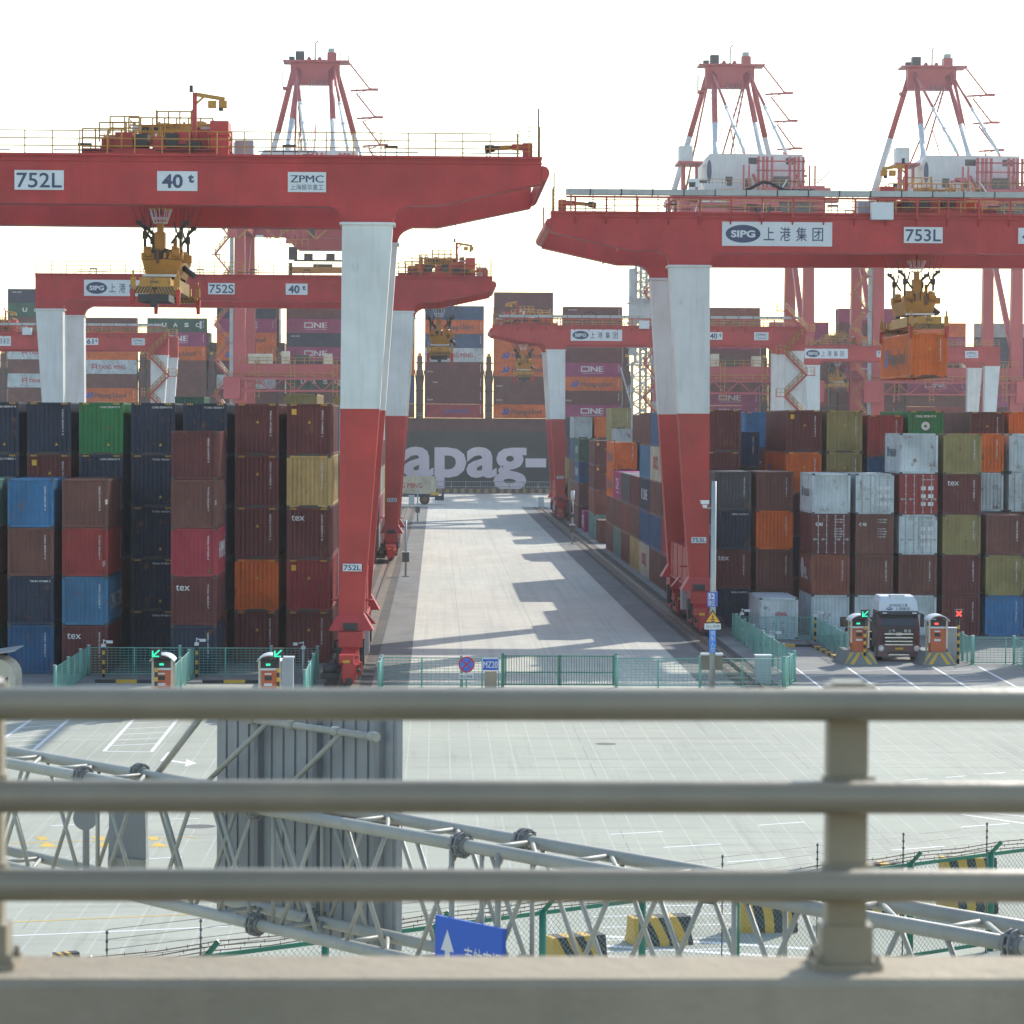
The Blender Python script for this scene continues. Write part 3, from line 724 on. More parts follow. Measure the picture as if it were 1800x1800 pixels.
    for i in range(12): b.tube((c[0] + .36 * math.cos(R(30 * i)), c[1] + .36 * math.sin(R(30 * i)), z2 + 2.0), (c[0] + .62 * math.cos(R(30 * i)), c[1] + .62 * math.sin(R(30 * i)), z2 + 2.75), .02, 5)
    b.build('cable_basket', [SIGNW, YEL], t)
    b = MB()
    for q in range(3): b.tube((xc + 1.0, yc - 1.2 + .5 * q, z2 - .3), (xc + 1.55, yc - 1.3 + .5 * q, z2 - .75), .16, 8)
    b.build('hydraulic_hose', DARK, t)
    return t
spreader('empty yellow spreader with striped end beam hanging under the 752L girder', fx(275, 146), 144, 19.95, 26.9)
spreader('yellow spreader gripping the hanging orange container', fx(1634, 182) - .02, 180, 19.62, 26.9, gear=False)
spreader('yellow spreader hanging over the lane from the 752S overhang', fx(773, 273), 271, 19.95, 27.4)
spreader('far yellow spreader hanging over the lane left of the white striped leg', fx(922, 393), 391, 19.9, 27.0)
spreader('far hazy yellow spreader left of the hanging orange container', fx(1480, 492), 490, 20.0, 27.2)

# ------------------------------------------------------------------ ship to shore cranes on the quay
PINK = mat('quay_crane_red', (.42, .055, .065), .45, var=.08, streak=.2, scale=.3)
def sts(label, Xc, zload=None, spread=False):
    t = thing('quay_crane', label, 'crane', (Xc, 553, 0), group='tall red quay cranes beside the ship')
    YL, YW = 539.5, 568.0
    for y in (YL, YW):
        for s in (-1, 1):
            b = MB(); x = Xc + s * 13.5
            b.hexa([(x - 1.35, y - 1.1, 2.2), (x + 1.35, y - 1.1, 2.2), (x + 1.35, y + 1.1, 2.2), (x - 1.35, y + 1.1, 2.2), (x - .95, y - 1, 53), (x + .95, y - 1, 53), (x + .95, y + 1, 53), (x - .95, y + 1, 53)])
            b.build('leg', PINK, t)
            b = MB(); b.box(x - 4.5, y - .8, 1.0, x + 4.5, y + .8, 2.3)
            for q in (-3.6, -1.3, 1.3, 3.6): b.tube((x + q, y - .25, .55), (x + q, y + .25, .55), .5, 12)
            b.build('bogie', PINK, t)
    for y in (YL, YW):
        for z0_, z1_, d_ in ((3.4, 5.2, .9), (22.6, 24.8, .95), (51, 54, .9)):
            b = MB(); b.box(Xc - 13.5, y - d_, z0_, Xc + 13.5, y + d_, z1_); b.build('portal_beam', PINK, t)
    for s in (-1, 1):
        x = Xc + s * 13.5
        b = MB(); b.box(x - .7, YL, 22.8, x + .7, YW, 24.6); b.build('tie_beam', PINK, t)
        b = MB(); b.beam((x, YL, 25), (x, YW - 3, 50), 1.0, 1.0); b.build('diagonal_brace', PINK, t)
        b = MB(); b.box(x - .8, YL, 51.2, x + .8, YW, 53.6); b.build('tie_beam', PINK, t)
    b = MB()                                              # walkway truss and equipment at portal height
    y = YL - 2.2
    for z in (19.6, 21.9):
        for yy in (y, y + 1.6): b.beam((Xc - 15, yy, z), (Xc + 15, yy, z), .3, .3)
    for i in range(12):
        x0 = Xc - 15 + 2.5 * i
        b.beam((x0, y, 19.6 if i % 2 else 21.9), (x0 + 2.5, y, 21.9 if i % 2 else 19.6), .2, .2); b.box(x0 - .1, y, 19.6, x0 + .1, y + 1.6, 19.75)
    for s in (-1, 1): b.box(Xc + s * 14.8 - 1.6, y - .4, 18.0, Xc + s * 14.8 + 1.6, y + 2.0, 22.2)
    b.build('walkway_truss', PINK, t)
    b = MB()
    for (q, wd, h, k) in ((-9.5, 4.6, 1.9, 0), (-4.6, 1.5, 2.4, 0), (-1.5, 3.0, 1.7, 1), (3.5, 1.6, 2.0, 0), (8, 3.6, 2.2, 1)):
        b = MB(); b.box(Xc + q - wd / 2, YL - 1.6, 24.8, Xc + q + wd / 2, YL + 1.2, 24.8 + h, k); b.build('equipment_box', [CREAM, DARK], t)
    b = MB()
    for (z, x0, x1) in ((24.8, -13.5, 13.5), (21.9, -15, 15)): b.rail((Xc + x0, YL - 1.9, z), (Xc + x1, YL - 1.9, z), 1.2, 1.8, .06, (1., .5))
    for q in (-10, -3.2, 5.0, 11.0):
        for d in (-.4, .4): b.tube((Xc + q + d, YL - 2, 18.2), (Xc + q + d, YL - 2, 25.5), .07, 5)
        for i in range(9): b.tube((Xc + q - .4, YL - 2, 18.6 + .8 * i), (Xc + q + .4, YL - 2, 18.6 + .8 * i), .05, 5)
    b.build('handrail', YEL, t)
    # stair tower up the left land leg
    b = MB(); x = Xc - 13.5 - 3.4; z = 5; d = 1
    while z < 52:
        for q in (-.4, .4): b.beam((x - d * 1.4, YL + q, z), (x + d * 1.4, YL + q, z + 3.4), .08, .3); b.rail((x - d * 1.4, YL + q, z), (x + d * 1.4, YL + q, z + 3.4), 1.1, 1.6, .05, (1., .5), 1)
        b.box(x + d * 1.2 - .9, YL - .8, z + 3.3, x + d * 1.2 + .9, YL + .8, z + 3.42); z += 3.4; d = -d
    b.build('stairway', [PINK, YEL], t)
    b = MB(); b.box(Xc - 13.5 - 1.9, YL - .5, 3, Xc - 13.5 - 1.2, YL + .5, 54); b.build('lift_shaft', GREY, t)
    # boom and trolley girder
    b = MB()
    for s in (-1, 1): b.box(Xc + s * 3.6 - .7, 512, 53.6, Xc + s * 3.6 + .7, 628, 56.2)
    for y in (513, 530, 548, 566, 590, 612, 627): b.box(Xc - 3.6, y - .5, 54, Xc + 3.6, y + .5, 55.6)
    b.build('boom', PINK, t)
    b = MB(); x0, x1 = Xc - 8.7, Xc + 9.7
    b.prism([(x0, 56.6), (x1, 56.6), (x1, 64.0), (x0 + 1.0, 64.0), (x0 + .25, 63.1)], 'y', 520, 538)
    mh = b.build('machinery_house', WHITE, t)
    for (q, z, wd, h) in ((4.6, 58.9, 1.3, 1.7), (8.2, 58.6, 1.2, 1.7), (16.2, 62.7, 2.0, 1.2), (9.2, 62.7, 2.0, 1.2)): b = MB(); b.box(x0 + q - wd / 2, 519.94, z - h / 2, x0 + q + wd / 2, 520.1, z + h / 2); b.build('window', DARK, mh)
    b = MB(); b.disc((x0 + .9, 519.93, 60.8), UX, UZ, .45, 2.0, 20); b.build('emblem', SIGNB, mh)
    b = MB(); b.box(x0 - 6, 519, 55.4, x1 + .5, 540, 56.5); b.box(x0 - 5.5, 522, 52.5, x0 - .5, 526, 56.6)
    b.box(Xc + 9.8, 518, 50, Xc + 13.6, 524, 58.0); b.build('house_platform', PINK, t)
    b = MB(); b.box(x0 - 4.7, 520, 62.6, x0 - 2.2, 523, 65.4); b.hexa([(x0 - 5.0, 519, 62.1), (x0 - .4, 519, 62.1), (x0 - .4, 527, 62.1), (x0 - 5.0, 527, 62.1)] + [(x0 - 5.0, 519, 62.5), (x0 - .4, 519, 62.5), (x0 - .4, 527, 62.5), (x0 - 5.0, 527, 62.5)], 1); b.box(x0 - 1.6, 521, 56.5, x0 - 1.1, 522, 62.2, 1); b.box(x0 - 4.2, 521, 56.5, x0 - 3.4, 522, 62.2, 1)
    b.build('lift_head', [WHITE, PINK], t)
    b = MB()                                              # rope towers and trolley machinery in front of the house
    for q in (1.2, 2.8, 7.0, 8.6):
        for d in (-.45, .45): b.box(Xc + q + d - .22, 514, 55.8, Xc + q + d + .22, 514.6, 63.0)
    for z in (59.5, 61.5, 63.2): b.box(Xc + .4, 514, z - 1.2, Xc + 9.4, 514.5, z - .95)
    for q in (-2, -1, 10.2, 11.2): b.box(Xc + q - .15, 514, 56.2, Xc + q + .15, 514.4, 61.4)
    b.box(Xc - 1, 513.6, 54.6, Xc + 15.5, 516, 55.2); b.box(Xc - 12, 513, 52.3, Xc - 1, 518, 54.3); b.box(Xc - 14, 514, 47.5, Xc - 12.4, 516, 55); b.box(Xc + 1.5, 513, 56, Xc + 14, 515, 57.2)
    b.build('rope_tower', PINK, t)
    b = MB()
    b.box(Xc + .5, 513.2, 50.4, Xc + 10.8, 517, 54.3); b.box(Xc + 3.6, 513.5, 57.0, Xc + 6.4, 515, 59.3); b.box(Xc + 1, 514, 47.5, Xc + 2.2, 516, 50.5); b.box(Xc + 9, 514, 46.5, Xc + 12, 516, 50.5)
    b.build('hoist_machinery', DARK, t)
    b = MB()
    for (z, x0_, x1_) in ((57.5, -13, 15), (54.6, -13, 15.5), (51, -13, 15)): b.rail((Xc + x0_, 513.4, z), (Xc + x1_, 513.4, z), 1.2, 1.7, .055, (1., .5))
    for k in range(7): b.beam((Xc - 12 + 3.6 * k, 513.5, 47.2 + (k % 2) * 3.2), (Xc - 8.6 + 3.6 * k, 513.5, 50.4 - (k % 2) * 3.2), .12, .3)
    b.build('handrail', YEL, t)
    rt = random.Random(int(abs(Xc)))
    for k in range(46):
        x_, z_ = Xc + rt.uniform(-14, 15), rt.uniform(45.5, 58.5); b = MB(); kk = k % 5
        if kk < 2: b.box(x_, 512.4, z_, x_ + rt.uniform(.5, 2.2), 513.2, z_ + rt.uniform(.3, 1.6))
        elif kk == 2: b.beam((x_, 512.6, z_), (x_ + rt.uniform(-4, 4), 512.6, z_ + rt.uniform(1, 4)), .18, .18)
        elif kk == 3: b.box(x_, 512.3, 47, x_ + .22, 512.6, 47 + rt.uniform(3, 9))
        else: b.rail((x_, 512.2, z_), (x_ + rt.uniform(2, 5), 512.2, z_), 1.2, 1.1, .06, (1., .5))
        b.build('machinery_fitting', [PINK, DARK, PINK, PINK, YEL][kk] if k % 7 else SIGNW, t)
    b = MB(); b.box(Xc - 11, 513, 53.4, Xc - 2.5, 517, 53.9); 
    for k in range(3): b.box(Xc - 10.5 + .3 * k, 513 - .3, 54.4 + .7 * k, Xc - 2.2, 513.2, 54.75 + .7 * k)
    b.build('service_roof', WHITE, t)
    # A frame
    def banded(b, p, q, r, zz, a=0, c=1, n=8):
        p, q = Vector(p), Vector(q); t_ = (p.z - zz) / (p.z - q.z); m_ = p.lerp(q, t_)
        b.tube(p, m_, r, n, a); b.tube(m_, q, r, n, c)
    zap = 84.6
    b = MB()
    for s in (-1, 1): banded(b, (Xc + s * 4.1, 560, zap), (Xc + s * 12.4, 567, 53.8), .58, 71.6, 0, 1, 8); banded(b, (Xc + s * 3.2, 559, zap - 1), (Xc + s * 4.9, 536, 60), .58, 72.6, 0, 1, 8)
    b.build('apex_leg', [PINK, WHITE], t)
    b = MB()
    for s, q in ((-1, .9), (1, 9.0)):
        p0, p1 = Vector((Xc + s * 3.7, 558, zap - .5)), Vector((Xc + q, 516, 57.5)); cs = (0, .33, .72, 1)
        for k in range(3): b.tube(p0.lerp(p1, cs[k]), p0.lerp(p1, cs[k + 1]), .29, 8, (0, 1, 0)[k])
        for c_ in (.33, .5): m_ = p0.lerp(p1, c_); b.tube(m_ - (p1 - p0) * .008, m_ + (p1 - p0) * .008, .42, 8, 1)
    b.build('back_stay', [PINK, WHITE], t)
    b = MB()
    for s in (-1, 1):
        for k, (q, yy) in enumerate(((5.2, 600), (3.6, 622))):
            b.tube((Xc + s * 3.7, 561, zap), (Xc + s * (q + 1.2 if s < 0 else q - 3.4), yy, 57), .2, 6); 
    b.tube((Xc - 1.5, 559, 73), (Xc - 6, 540, 60), .14, 6); b.tube((Xc + .2, 559, 73), (Xc + .4, 540, 60), .14, 6)
    b.build('fore_stay', PINK, t)
    b = MB()
    for k in range(7): b.tube((Xc - .6 + .5 * k, 560, zap - 2), (Xc - 2.0 + .5 * k, 530, 65), .06, 5)
    for k in range(4): b.tube((Xc - 3 + .3 * k, 561, zap - 1), (Xc - 7 + .4 * k, 600, 57), .05, 5)
    b.build('boom_rope', mat('rope_grey', (.22, .24, .25), .6), t)
    b = MB(); b.box(Xc - 4.9, 558.6, 80.9, Xc + 4.9, 561.4, zap + .6); b.box(Xc - 6.3, 557.4, zap + .6, Xc + 6.8, 562.6, zap + .95); b.box(Xc - 6.4, 558, 79.9, Xc - 5.2, 561, 80.3)
    b.box(Xc - 3.9, 559, zap + .95, Xc - 2.2, 561, zap + 2.9, 1); b.box(Xc + 2.4, 559, zap + .95, Xc + 4.2, 561, zap + 2.7); b.box(Xc + 2.6, 559, zap + 2.7, Xc + 3.8, 561, zap + 3.5, 2); b.box(Xc - 5.2, 559, zap + .95, Xc - 4.2, 560.5, zap + 1.8, 1)
    b.box(Xc - 2, 559, zap + .95, Xc + 2, 560, zap + 1.25)
    for q in (-1.2, .9): b.tube((Xc + q, 559, zap + 1.4), (Xc + q, 559.5, zap + 1.4), .4, 10)
    b.build('apex_beam', [PINK, DARK, STEEL], t)
    b = MB()
    b.rail((Xc - 6.3, 557.5, zap + .95), (Xc - 4, 557.5, zap + .95), 1.3, .8, .05); b.rail((Xc + 4.2, 557.5, zap + .95), (Xc + 6.8, 557.5, zap + .95), 1.3, .8, .05)
    for q, h in ((-6, 3), (-1.2, 3.4), (2.0, 3.4), (5, 3)): b.tube((Xc + q, 559, zap + .9), (Xc + q, 559, zap + .9 + h), .05, 5)
    b.tube((Xc, 559, zap + .9), (Xc, 559, zap + 4.3), .16, 6); b.tube((Xc, 559, zap + 4.3), (Xc + .6, 559, zap + 5.0), .12, 6); b.rail((Xc - 6.4, 558, 80.2), (Xc - 6.4, 560, 80.2), 3.2, .9, .05, (1., .75, .5, .25))
    b.build('mast', DARK, t)
    b = MB()                                              # zigzag ladders down the right apex leg
    zz = [zap + .8, 79.6, 79.6 - 8.0, 63.8 + 0, 57.6]; p = Vector((Xc + 6.6, 558.5, zap + .8))
    for k in range(5):
        z1 = zap + .8 - 5.5 * (k + 1); x1 = Xc + 11.0 + 1.0 * k; 
        b.beam(p, (x1, 558.5, z1), .12, .3); b.rail(p, (x1, 558.5, z1), 1.1, 1.2, .05, (1., .5)); b.box(x1 - .3, 557.8, z1 - .15, x1 + 1.6, 559.4, z1 + .2); b.rail((x1 + .2, 557.8, z1 + .2), (x1 + 1.6, 557.8, z1 + .2), 1.3, .6, .05)
        nx = Xc + 7.0 + 1.25 * (k + 1) ; b.beam((x1, 558.7, z1), (nx - 1.2, 558.7, z1 - .25), .3, .35)
        p = Vector((nx, 558.5, z1 - .8)); b.tube((x1, 558.5, z1), p, .08, 5)
    b.build('ladder', PINK, t)
    if spread:
        z = spread; xs_ = Xc + .6
        b = MB()
        for s in (-1, 1): b.tube((xs_ + s * 6.1, 585, z + 4.4), (xs_ + s * 6.1, 585, 54), .07, 5)
        b.tube((xs_, 585, z + 3), (xs_, 585, 54), .04, 5); b.build('hoist_rope', STEEL, t)
        b = MB(); b.box(xs_ - 7, 584, z + .6, xs_ + 7, 586, z + 1.8, 0); b.box(xs_ - 6, 584, z + 3, xs_ + 6, 586, z + 3.3, 1)
        for q in (-6.2, -3, 1.6, 6.2): b.box(xs_ + q - .9, 584.2, z + 3.3, xs_ + q + .9, 585.8, z + (4.6 if abs(q) < 4 else 6.0), 1)
        for s in (-1, 1): b.box(xs_ + s * 6.7 - .35, 584, z - .4, xs_ + s * 6.7 + .35, 586, z + 2.6, 1)
        b.box(xs_ - 2, 584, z + 1.7, xs_ + 2, 586, z + 2.4, 1); b.build('quay_spreader', [YEL, DARK], t)
        b = MB(); b.hexa([(xs_ - 5, 583, 49.5), (xs_ + 7, 583, 49.5), (xs_ + 7, 588, 49.5), (xs_ - 5, 588, 49.5), (xs_ - 8.5, 582, 52.6), (xs_ + 8.5, 582, 52.6), (xs_ + 8.5, 589, 52.6), (xs_ - 8.5, 589, 52.6)]); b.build('boom_trolley', PINK, t)
    return t
sts('tall quay crane at left whose boom carries an empty spreader', -24.6, spread=44.2)
sts('tall quay crane with red and white apex frame above the long cable tray', 58.3)
sts('tall quay crane with white machinery house at the right picture edge', 98.9)
# ------------------------------------------------------------------ container ship at the quay
SY = 577.0
ship = thing('container_ship', 'huge dark grey container ship with giant pale letters, moored at the lane end', 'ship', (20, SY + 20, -2.6))
b = MB(); b.prism([(-170, -2.6), (210, -2.6), (214, 11.9), (-174, 11.9)], 'y', SY, SY + 42); b.build('hull', HULL, ship)
b = MB(); b.box(-172, SY + .15, 11.9, 212, SY + 41.8, 14.4)
for i in range(90): b.box(-160 + 4 * i, SY - .05, 12.0, -159.6 + 4 * i, SY + .2, 14.3)
b.box(-172, SY - .1, 14.3, 212, SY + .4, 14.5); b.box(-150, SY + .3, 14.4, 140, SY + 41, 14.6); b.build('coaming', SHRED, ship)
HT = 8.5; k_ = 29.6 / text_geo('apag-', .03)[2]; HW = k_ * text_geo('Hapag-Lloyd', .03)[2]; HX = fx(709, SY) - k_ * (text_geo('Hapag-', .03)[2] - text_geo('apag-', .03)[2])
b = MB(); b.text('Hapag-Lloyd', (HX, SY - .05, 13.4 - (836 - 745.5) * SY / F), UX, UZ, HT, 0, .03, 'l', HW); b.build('lettering', HULLTXT, ship)
BAY0, PITCH = 11.74, 14.3
b0 = MB()
for k in range(-9, 9):
    x = BAY0 + PITCH * k - 1.05
    b = MB()
    if k not in (0, -1, 1): b.box(x - .6, SY + 2, 14.4, x + .6, SY + 38, 30)
    b.box(x - .55, SY + .3, 14.4, x + .55, SY + 2.2, 27.4); b.box(x - .75, SY + .2, 14.4, x - .5, SY + 1, 24.5, 1); b.box(x + .5, SY + .2, 14.4, x + .75, SY + 1, 24.5, 1)
    for z in (17.3, 20.2, 23.1, 26.0): b.box(x - .9, SY + .2, z - .12, x + .9, SY + 1.6, z + .12, 1)
    b.box(x - .35, SY + .3, 27.4, x + .35, SY + 1, 28.0, 2)
    for s in (-1, 1): b.beam((x + s * .3, SY + .6, 18), (x + s * 1.0, SY + .6, 24.5), .2, .2, 1)
    b.build('lashing_bridge', [SHRED, mat('lashing_dark_green', (.03, .055, .05), .6), HYEL], ship)
b = MB(); b.rail((-120, SY + .1, 14.5), (160, SY + .1, 14.5), 1.1, 2.6, .05, (1., .5)); b.build('deck_rail', STEEL, ship)
# pale lattice mast
lt = thing('lattice_tower', 'pale steel lattice tower with platforms rising in front of the ship', 'tower', (41.6, 566, 0))
b = MB()
def lat(x0, x1, z0, z1, n, yy0=564, yy1=568, r=.16, taper=0):
    for i in range(n):
        za, zb = z0 + (z1 - z0) * i / n, z0 + (z1 - z0) * (i + 1) / n
        for y in (yy0, yy1):
            b.beam((x0, y, za), (x1, y, zb), r, r); b.beam((x1, y, za), (x0, y, zb), r, r); b.beam((x0, y, zb), (x1, y, zb), r, r)
        for x in (x0, x1): b.beam((x, yy0, za), (x, yy1, zb), r, r); b.beam((x, yy0, zb), (x, yy1, zb), r, r)
    for x in (x0, x1):
        for y in (yy0, yy1): b.beam((x, y, z0), (x, y, z1), .32, .32)
lat(39.6, 43.8, 4, 26, 8); lat(40.2, 43.4, 26, 46, 11); lat(41.2, 42.4, 14, 46, 16, 565, 567, .1); lat(44.4, 47.6, 4, 24, 8, 564, 566, .12); b.build('lattice_frame', mat('tower_paint', (.48, .57, .60), .5), lt)
b = MB()
for z in (20, 25.5, 29, 34, 38): b.box(38.6, 563, z, 45, 569, z + .2); b.rail((38.6, 563, z + .2), (45, 563, z + .2), 1.1, .9, .06)
b.box(40, 563.3, 34.4, 43.6, 568, 38.9); b.box(38.9, 563.4, 27.5, 40.0, 568, 45); b.build('platform', MATS['tower_paint'], lt)
b = MB(); b.box(44.2, 562.5, 15.5, 47.5, 566, 20.8); b.box(44.6, 562.4, 16.2, 46.6, 562.6, 18.8, 1); b.box(38.5, 563, 0, 46, 569, 4); b.build('cabin', [SIGNW, GREY], lt)
b = MB()
for s in (-1, 1): b.beam((41.7 + s * 2, 563.8, 16), (41.7 + s * 4.6, 563.8, 25), .3, .3); b.tube((40 + s * 2, 563, 46), (40 + s * 2, 563, 48.5), .1, 6)
b.build('brace', MATS['tower_paint'], lt)

# ------------------------------------------------------------------ shipping containers
CC = {'navy': (.019, .032, .062), 'bright blue': (.035, .16, .33), 'blue': (.020, .085, .185), 'light blue': (.045, .15, .27), 'maroon': (.115, .030, .031),
      'brown': (.145, .058, .047), 'rust brown': (.20, .062, .042), 'red': (.26, .035, .035), 'crimson': (.33, .035, .055), 'orange': (.60, .125, .018),
      'green': (.022, .175, .058), 'dark green': (.022, .10, .065), 'tan': (.40, .29, .115), 'olive': (.25, .21, .085), 'white': (.47, .54, .56), 'grey': (.33, .37, .38),
      'charcoal': (.068, .078, .085), 'teal': (.13, .26, .22), 'magenta': (.36, .045, .16), 'cream': (.47, .42, .31), 'pale grey': (.46, .52, .54), 'deep magenta': (.30, .042, .14)}
PAINT = {}
for k_, c_ in CC.items():
    PAINT[k_] = mat('paint_' + k_.replace(' ', '_'), c_, .52, var=.17, streak=.42, rust=.2 if k_ not in ('white', 'pale grey', 'cream') else .42, rnd=True, scale=.8, spec=.3)
CAST = mat('container_fitting', (.06, .055, .05), .6)
def corr(b, fixed, a0, a1, z0, z1, dep, per, axis, mi=0):
    n = max(1, round((a1 - a0) / per)); p = (a1 - a0) / n; pts = []
    for i in range(n):
        u = a0 + i * p; pts += [(u, 0), (u + p * .28, 0), (u + p * .5, dep), (u + p * .78, dep)]
    pts.append((a1, 0)); vs = []
    for u, d in pts:
        for z in (z0, z1): vs.append((fixed + d, u, z) if axis == 'x' else (u, fixed + d, z))
    b.add(vs, [(2 * i, 2 * i + 2, 2 * i + 3, 2 * i + 1) for i in range(len(pts) - 1)], mi)
_cm = {}
def cmesh(L, H, what, ship=False):
    k = (L, H, what, ship)
    if k in _cm: return _cm[k]
    hw = 1.219; b = MB()
    if what == 'shell':
        dp = .012 if ship else .034; corr(b, -hw + .012, .12, L - .12, .16, H - .1, dp, .30, 'x'); corr(b, hw - .012, .12, L - .12, .16, H - .1, -dp, .30, 'x')
        b.poly([(-hw + .04, .08, H - .03), (hw - .04, .08, H - .03), (hw - .04, L - .08, H - .03), (-hw + .04, L - .08, H - .03)])
        b.poly([(-hw + .04, .08, .13), (hw - .04, .08, .13), (hw - .04, L - .08, .13), (-hw + .04, L - .08, .13)])
        for s in (-1, 1):
            b.box(s * hw, .12, .02, s * (hw - .06), L - .12, .17); b.box(s * hw, .12, H - .1, s * (hw - .06), L - .12, H - .01)
            for y in (0, L - .13): b.box(s * hw, y, .11, s * (hw - .13), y + .13, H - .11)
        for y in (0, L - .1): b.box(-hw + .12, y, .02, hw - .12, y + .1, .16); b.box(-hw + .12, y, H - .12, hw - .12, y + .1, H - .01)
        b.poly([(-hw + .1, L - .05, .1), (hw - .1, L - .05, .1), (hw - .1, L - .05, H - .1), (-hw + .1, L - .05, H - .1)])
        for s in (-1, 1):
            for y in (-.006, L - .172):
                for z in (0, H - .118): b.box(s * (hw + .006), y, z, s * (hw - .172), y + .178, z + .118, 1)
        if L > 10: b.poly([(-.62, -.004, 0), (.62, -.004, 0), (.5, -.004, .14), (-.5, -.004, .14)], 1)
        if H > 2.7:
            for s in (-1, 1):
                for i in range(4): b.poly([(s * (hw - .2 - .09 * i), -.004, H - .12), (s * (hw - .245 - .09 * i), -.004, H - .12), (s * (hw - .275 - .09 * i), -.004, H - .02), (s * (hw - .23 - .09 * i), -.004, H - .02)], 2)
            for s in (-1, 1): b.box(s * .75, -.003, .0, s * .35, .05, .06, 1)
    elif what == 'end':
        corr(b, .045, -hw + .12, hw - .12, .15, H - .11, .042, .245, 'y')
    elif what == 'door':           # one leaf, the right one is its mirror
        b.box(.012, .02, .16, hw - .13, .06, H - .13)
        for i in range(4): b.box(.1, .0, .34 + i * (H - .6) / 4, hw - .22, .03, .30 + (i + .86) * (H - .6) / 4)
    elif what == 'rod':
        for x in (.28, .82):
            b.tube((x, -.03, .05), (x, -.03, H - .06), .026, 6)
            for z in (.12, .7, 1.25, H - .75, H - .14): b.box(x - .055, -.045, z, x + .055, .0, z + .07)
            b.box(x - .03, -.06, .95, x + .34, -.03, 1.0); b.box(x + .2, -.06, .9, x + .28, -.02, 1.05)
    me = bpy.data.meshes.new({'shell': 'shell', 'end': 'end_wall', 'door': 'door', 'rod': 'lock_rod'}[what])
    me.from_pydata(b.v, [], b.f)
    for x in (PAINT['navy'], CAST, HYEL)[:3 if what == 'shell' else 1]: me.materials.append(x)
    me.polygons.foreach_set('material_index', b.m); me.update(); _cm[k] = me
    return me
def part(name, me, root, M, flip=False):
    o = bpy.data.objects.new(name, me); col.objects.link(o); o.parent = root
    o.material_slots[0].link = 'OBJECT'; o.material_slots[0].material = M
    if flip: o.scale.x = -1
    return o
CODES = ['TRHU 471830 2', 'GESU 655109 4', 'CAIU 829417 0', 'TCNU 305264 7', 'FSCU 718825 1', 'BMOU 590346 8', 'SEGU 214773 5', 'TEMU 637008 9']
rc = random.Random(5)
LH = {'s': 2.591, 'h': 2.896}
_mk = {}
def marks_mesh(L, H, marks, code):
    """white codes, leasing names and yellow stickers lying on the end wall"""
    k = (L, H, marks, code)
    if k in _mk: return _mk[k]
    b = MB(); y = -.008
    if 'v' in marks: b.text(code, (.72, y, H - .38), Vector((0, 0, -1)), UX, .085, 0, .02, 'l', H * .5)
    if 'n' in marks: b.text(code, (1.05, y, H - .3), UX, UZ, .10, 0, .03, 'r', 1.1)
    if 't' in marks: b.text('tex', (-.95, y, H - .72), UX, UZ, .38, 0, .008, 'l', .74)
    if 'g' in marks: b.text(code, (0, y, H - .45), UX, UZ, .15, 0, .03, 'c', 1.4); b.disc((-.02, y, H - 1.05), UX, UZ, .30, .30, 24, 0); b.disc((-.02, y - .004, H - 1.05), UX, UZ, .1, .1, 12, 2)
    if 'y' in marks: b.poly([(-.05, y, H * .62), (.13, y, H * .62), (.04, y, H * .62 + .17)], 1)
    if 'l' in marks: b.poly([(.33, y, .5), (.5, y, .5), (.415, y, .66)], 1)
    if 'q' in marks: b.poly([(-.95, y, H - .62), (-.68, y, H - .62), (-.68, y, H - .3), (-.95, y, H - .3)], 1)
    if 'd' in marks:
        for i in range(6): b.text(code[:11 - i % 3], (.2, y - .03, H - .38 - .17 * i - (.25 if i > 1 else 0)), UX, UZ, .075, 0, .02, 'l')
        b.text('CAI', (-1.0, y - .03, H - .75), UX, UZ, .2, 0, .05, 'l')
    if 'p' in marks:
        for i in range(3): b.poly([(.16, y - .03, .55 + .5 * i), (.45, y - .03, .55 + .5 * i), (.45, y - .03, .8 + .5 * i), (.16, y - .03, .8 + .5 * i)], 0); b.poly([(.6, y - .03, .55 + .5 * i), (.95, y - .03, .55 + .5 * i), (.95, y - .03, .8 + .5 * i), (.6, y - .03, .8 + .5 * i)], 0)
        b.text(code, (.2, y - .03, H - .4), UX, UZ, .08, 0, .02, 'l', .8)
    if 'o' in marks: b.text('OOCL', (.15, y, H - 1.1), UX, UZ, .19, 3, .05, 'c', .75)
    if 'm' in marks: b.text('MSC', (.05, y, H - .8), UX, UZ, .2, 3, .04, 'c', .5)
    if not b.v: _mk[k] = None; return None
    me = bpy.data.meshes.new('lettering'); me.from_pydata(b.v, [], b.f)
    for x in (TXTW, HYEL, PAINT['green'], TREDTXT): me.materials.append(x)
    me.polygons.foreach_set('material_index', b.m); me.update(); _mk[k] = me
    return me
_sd = {}
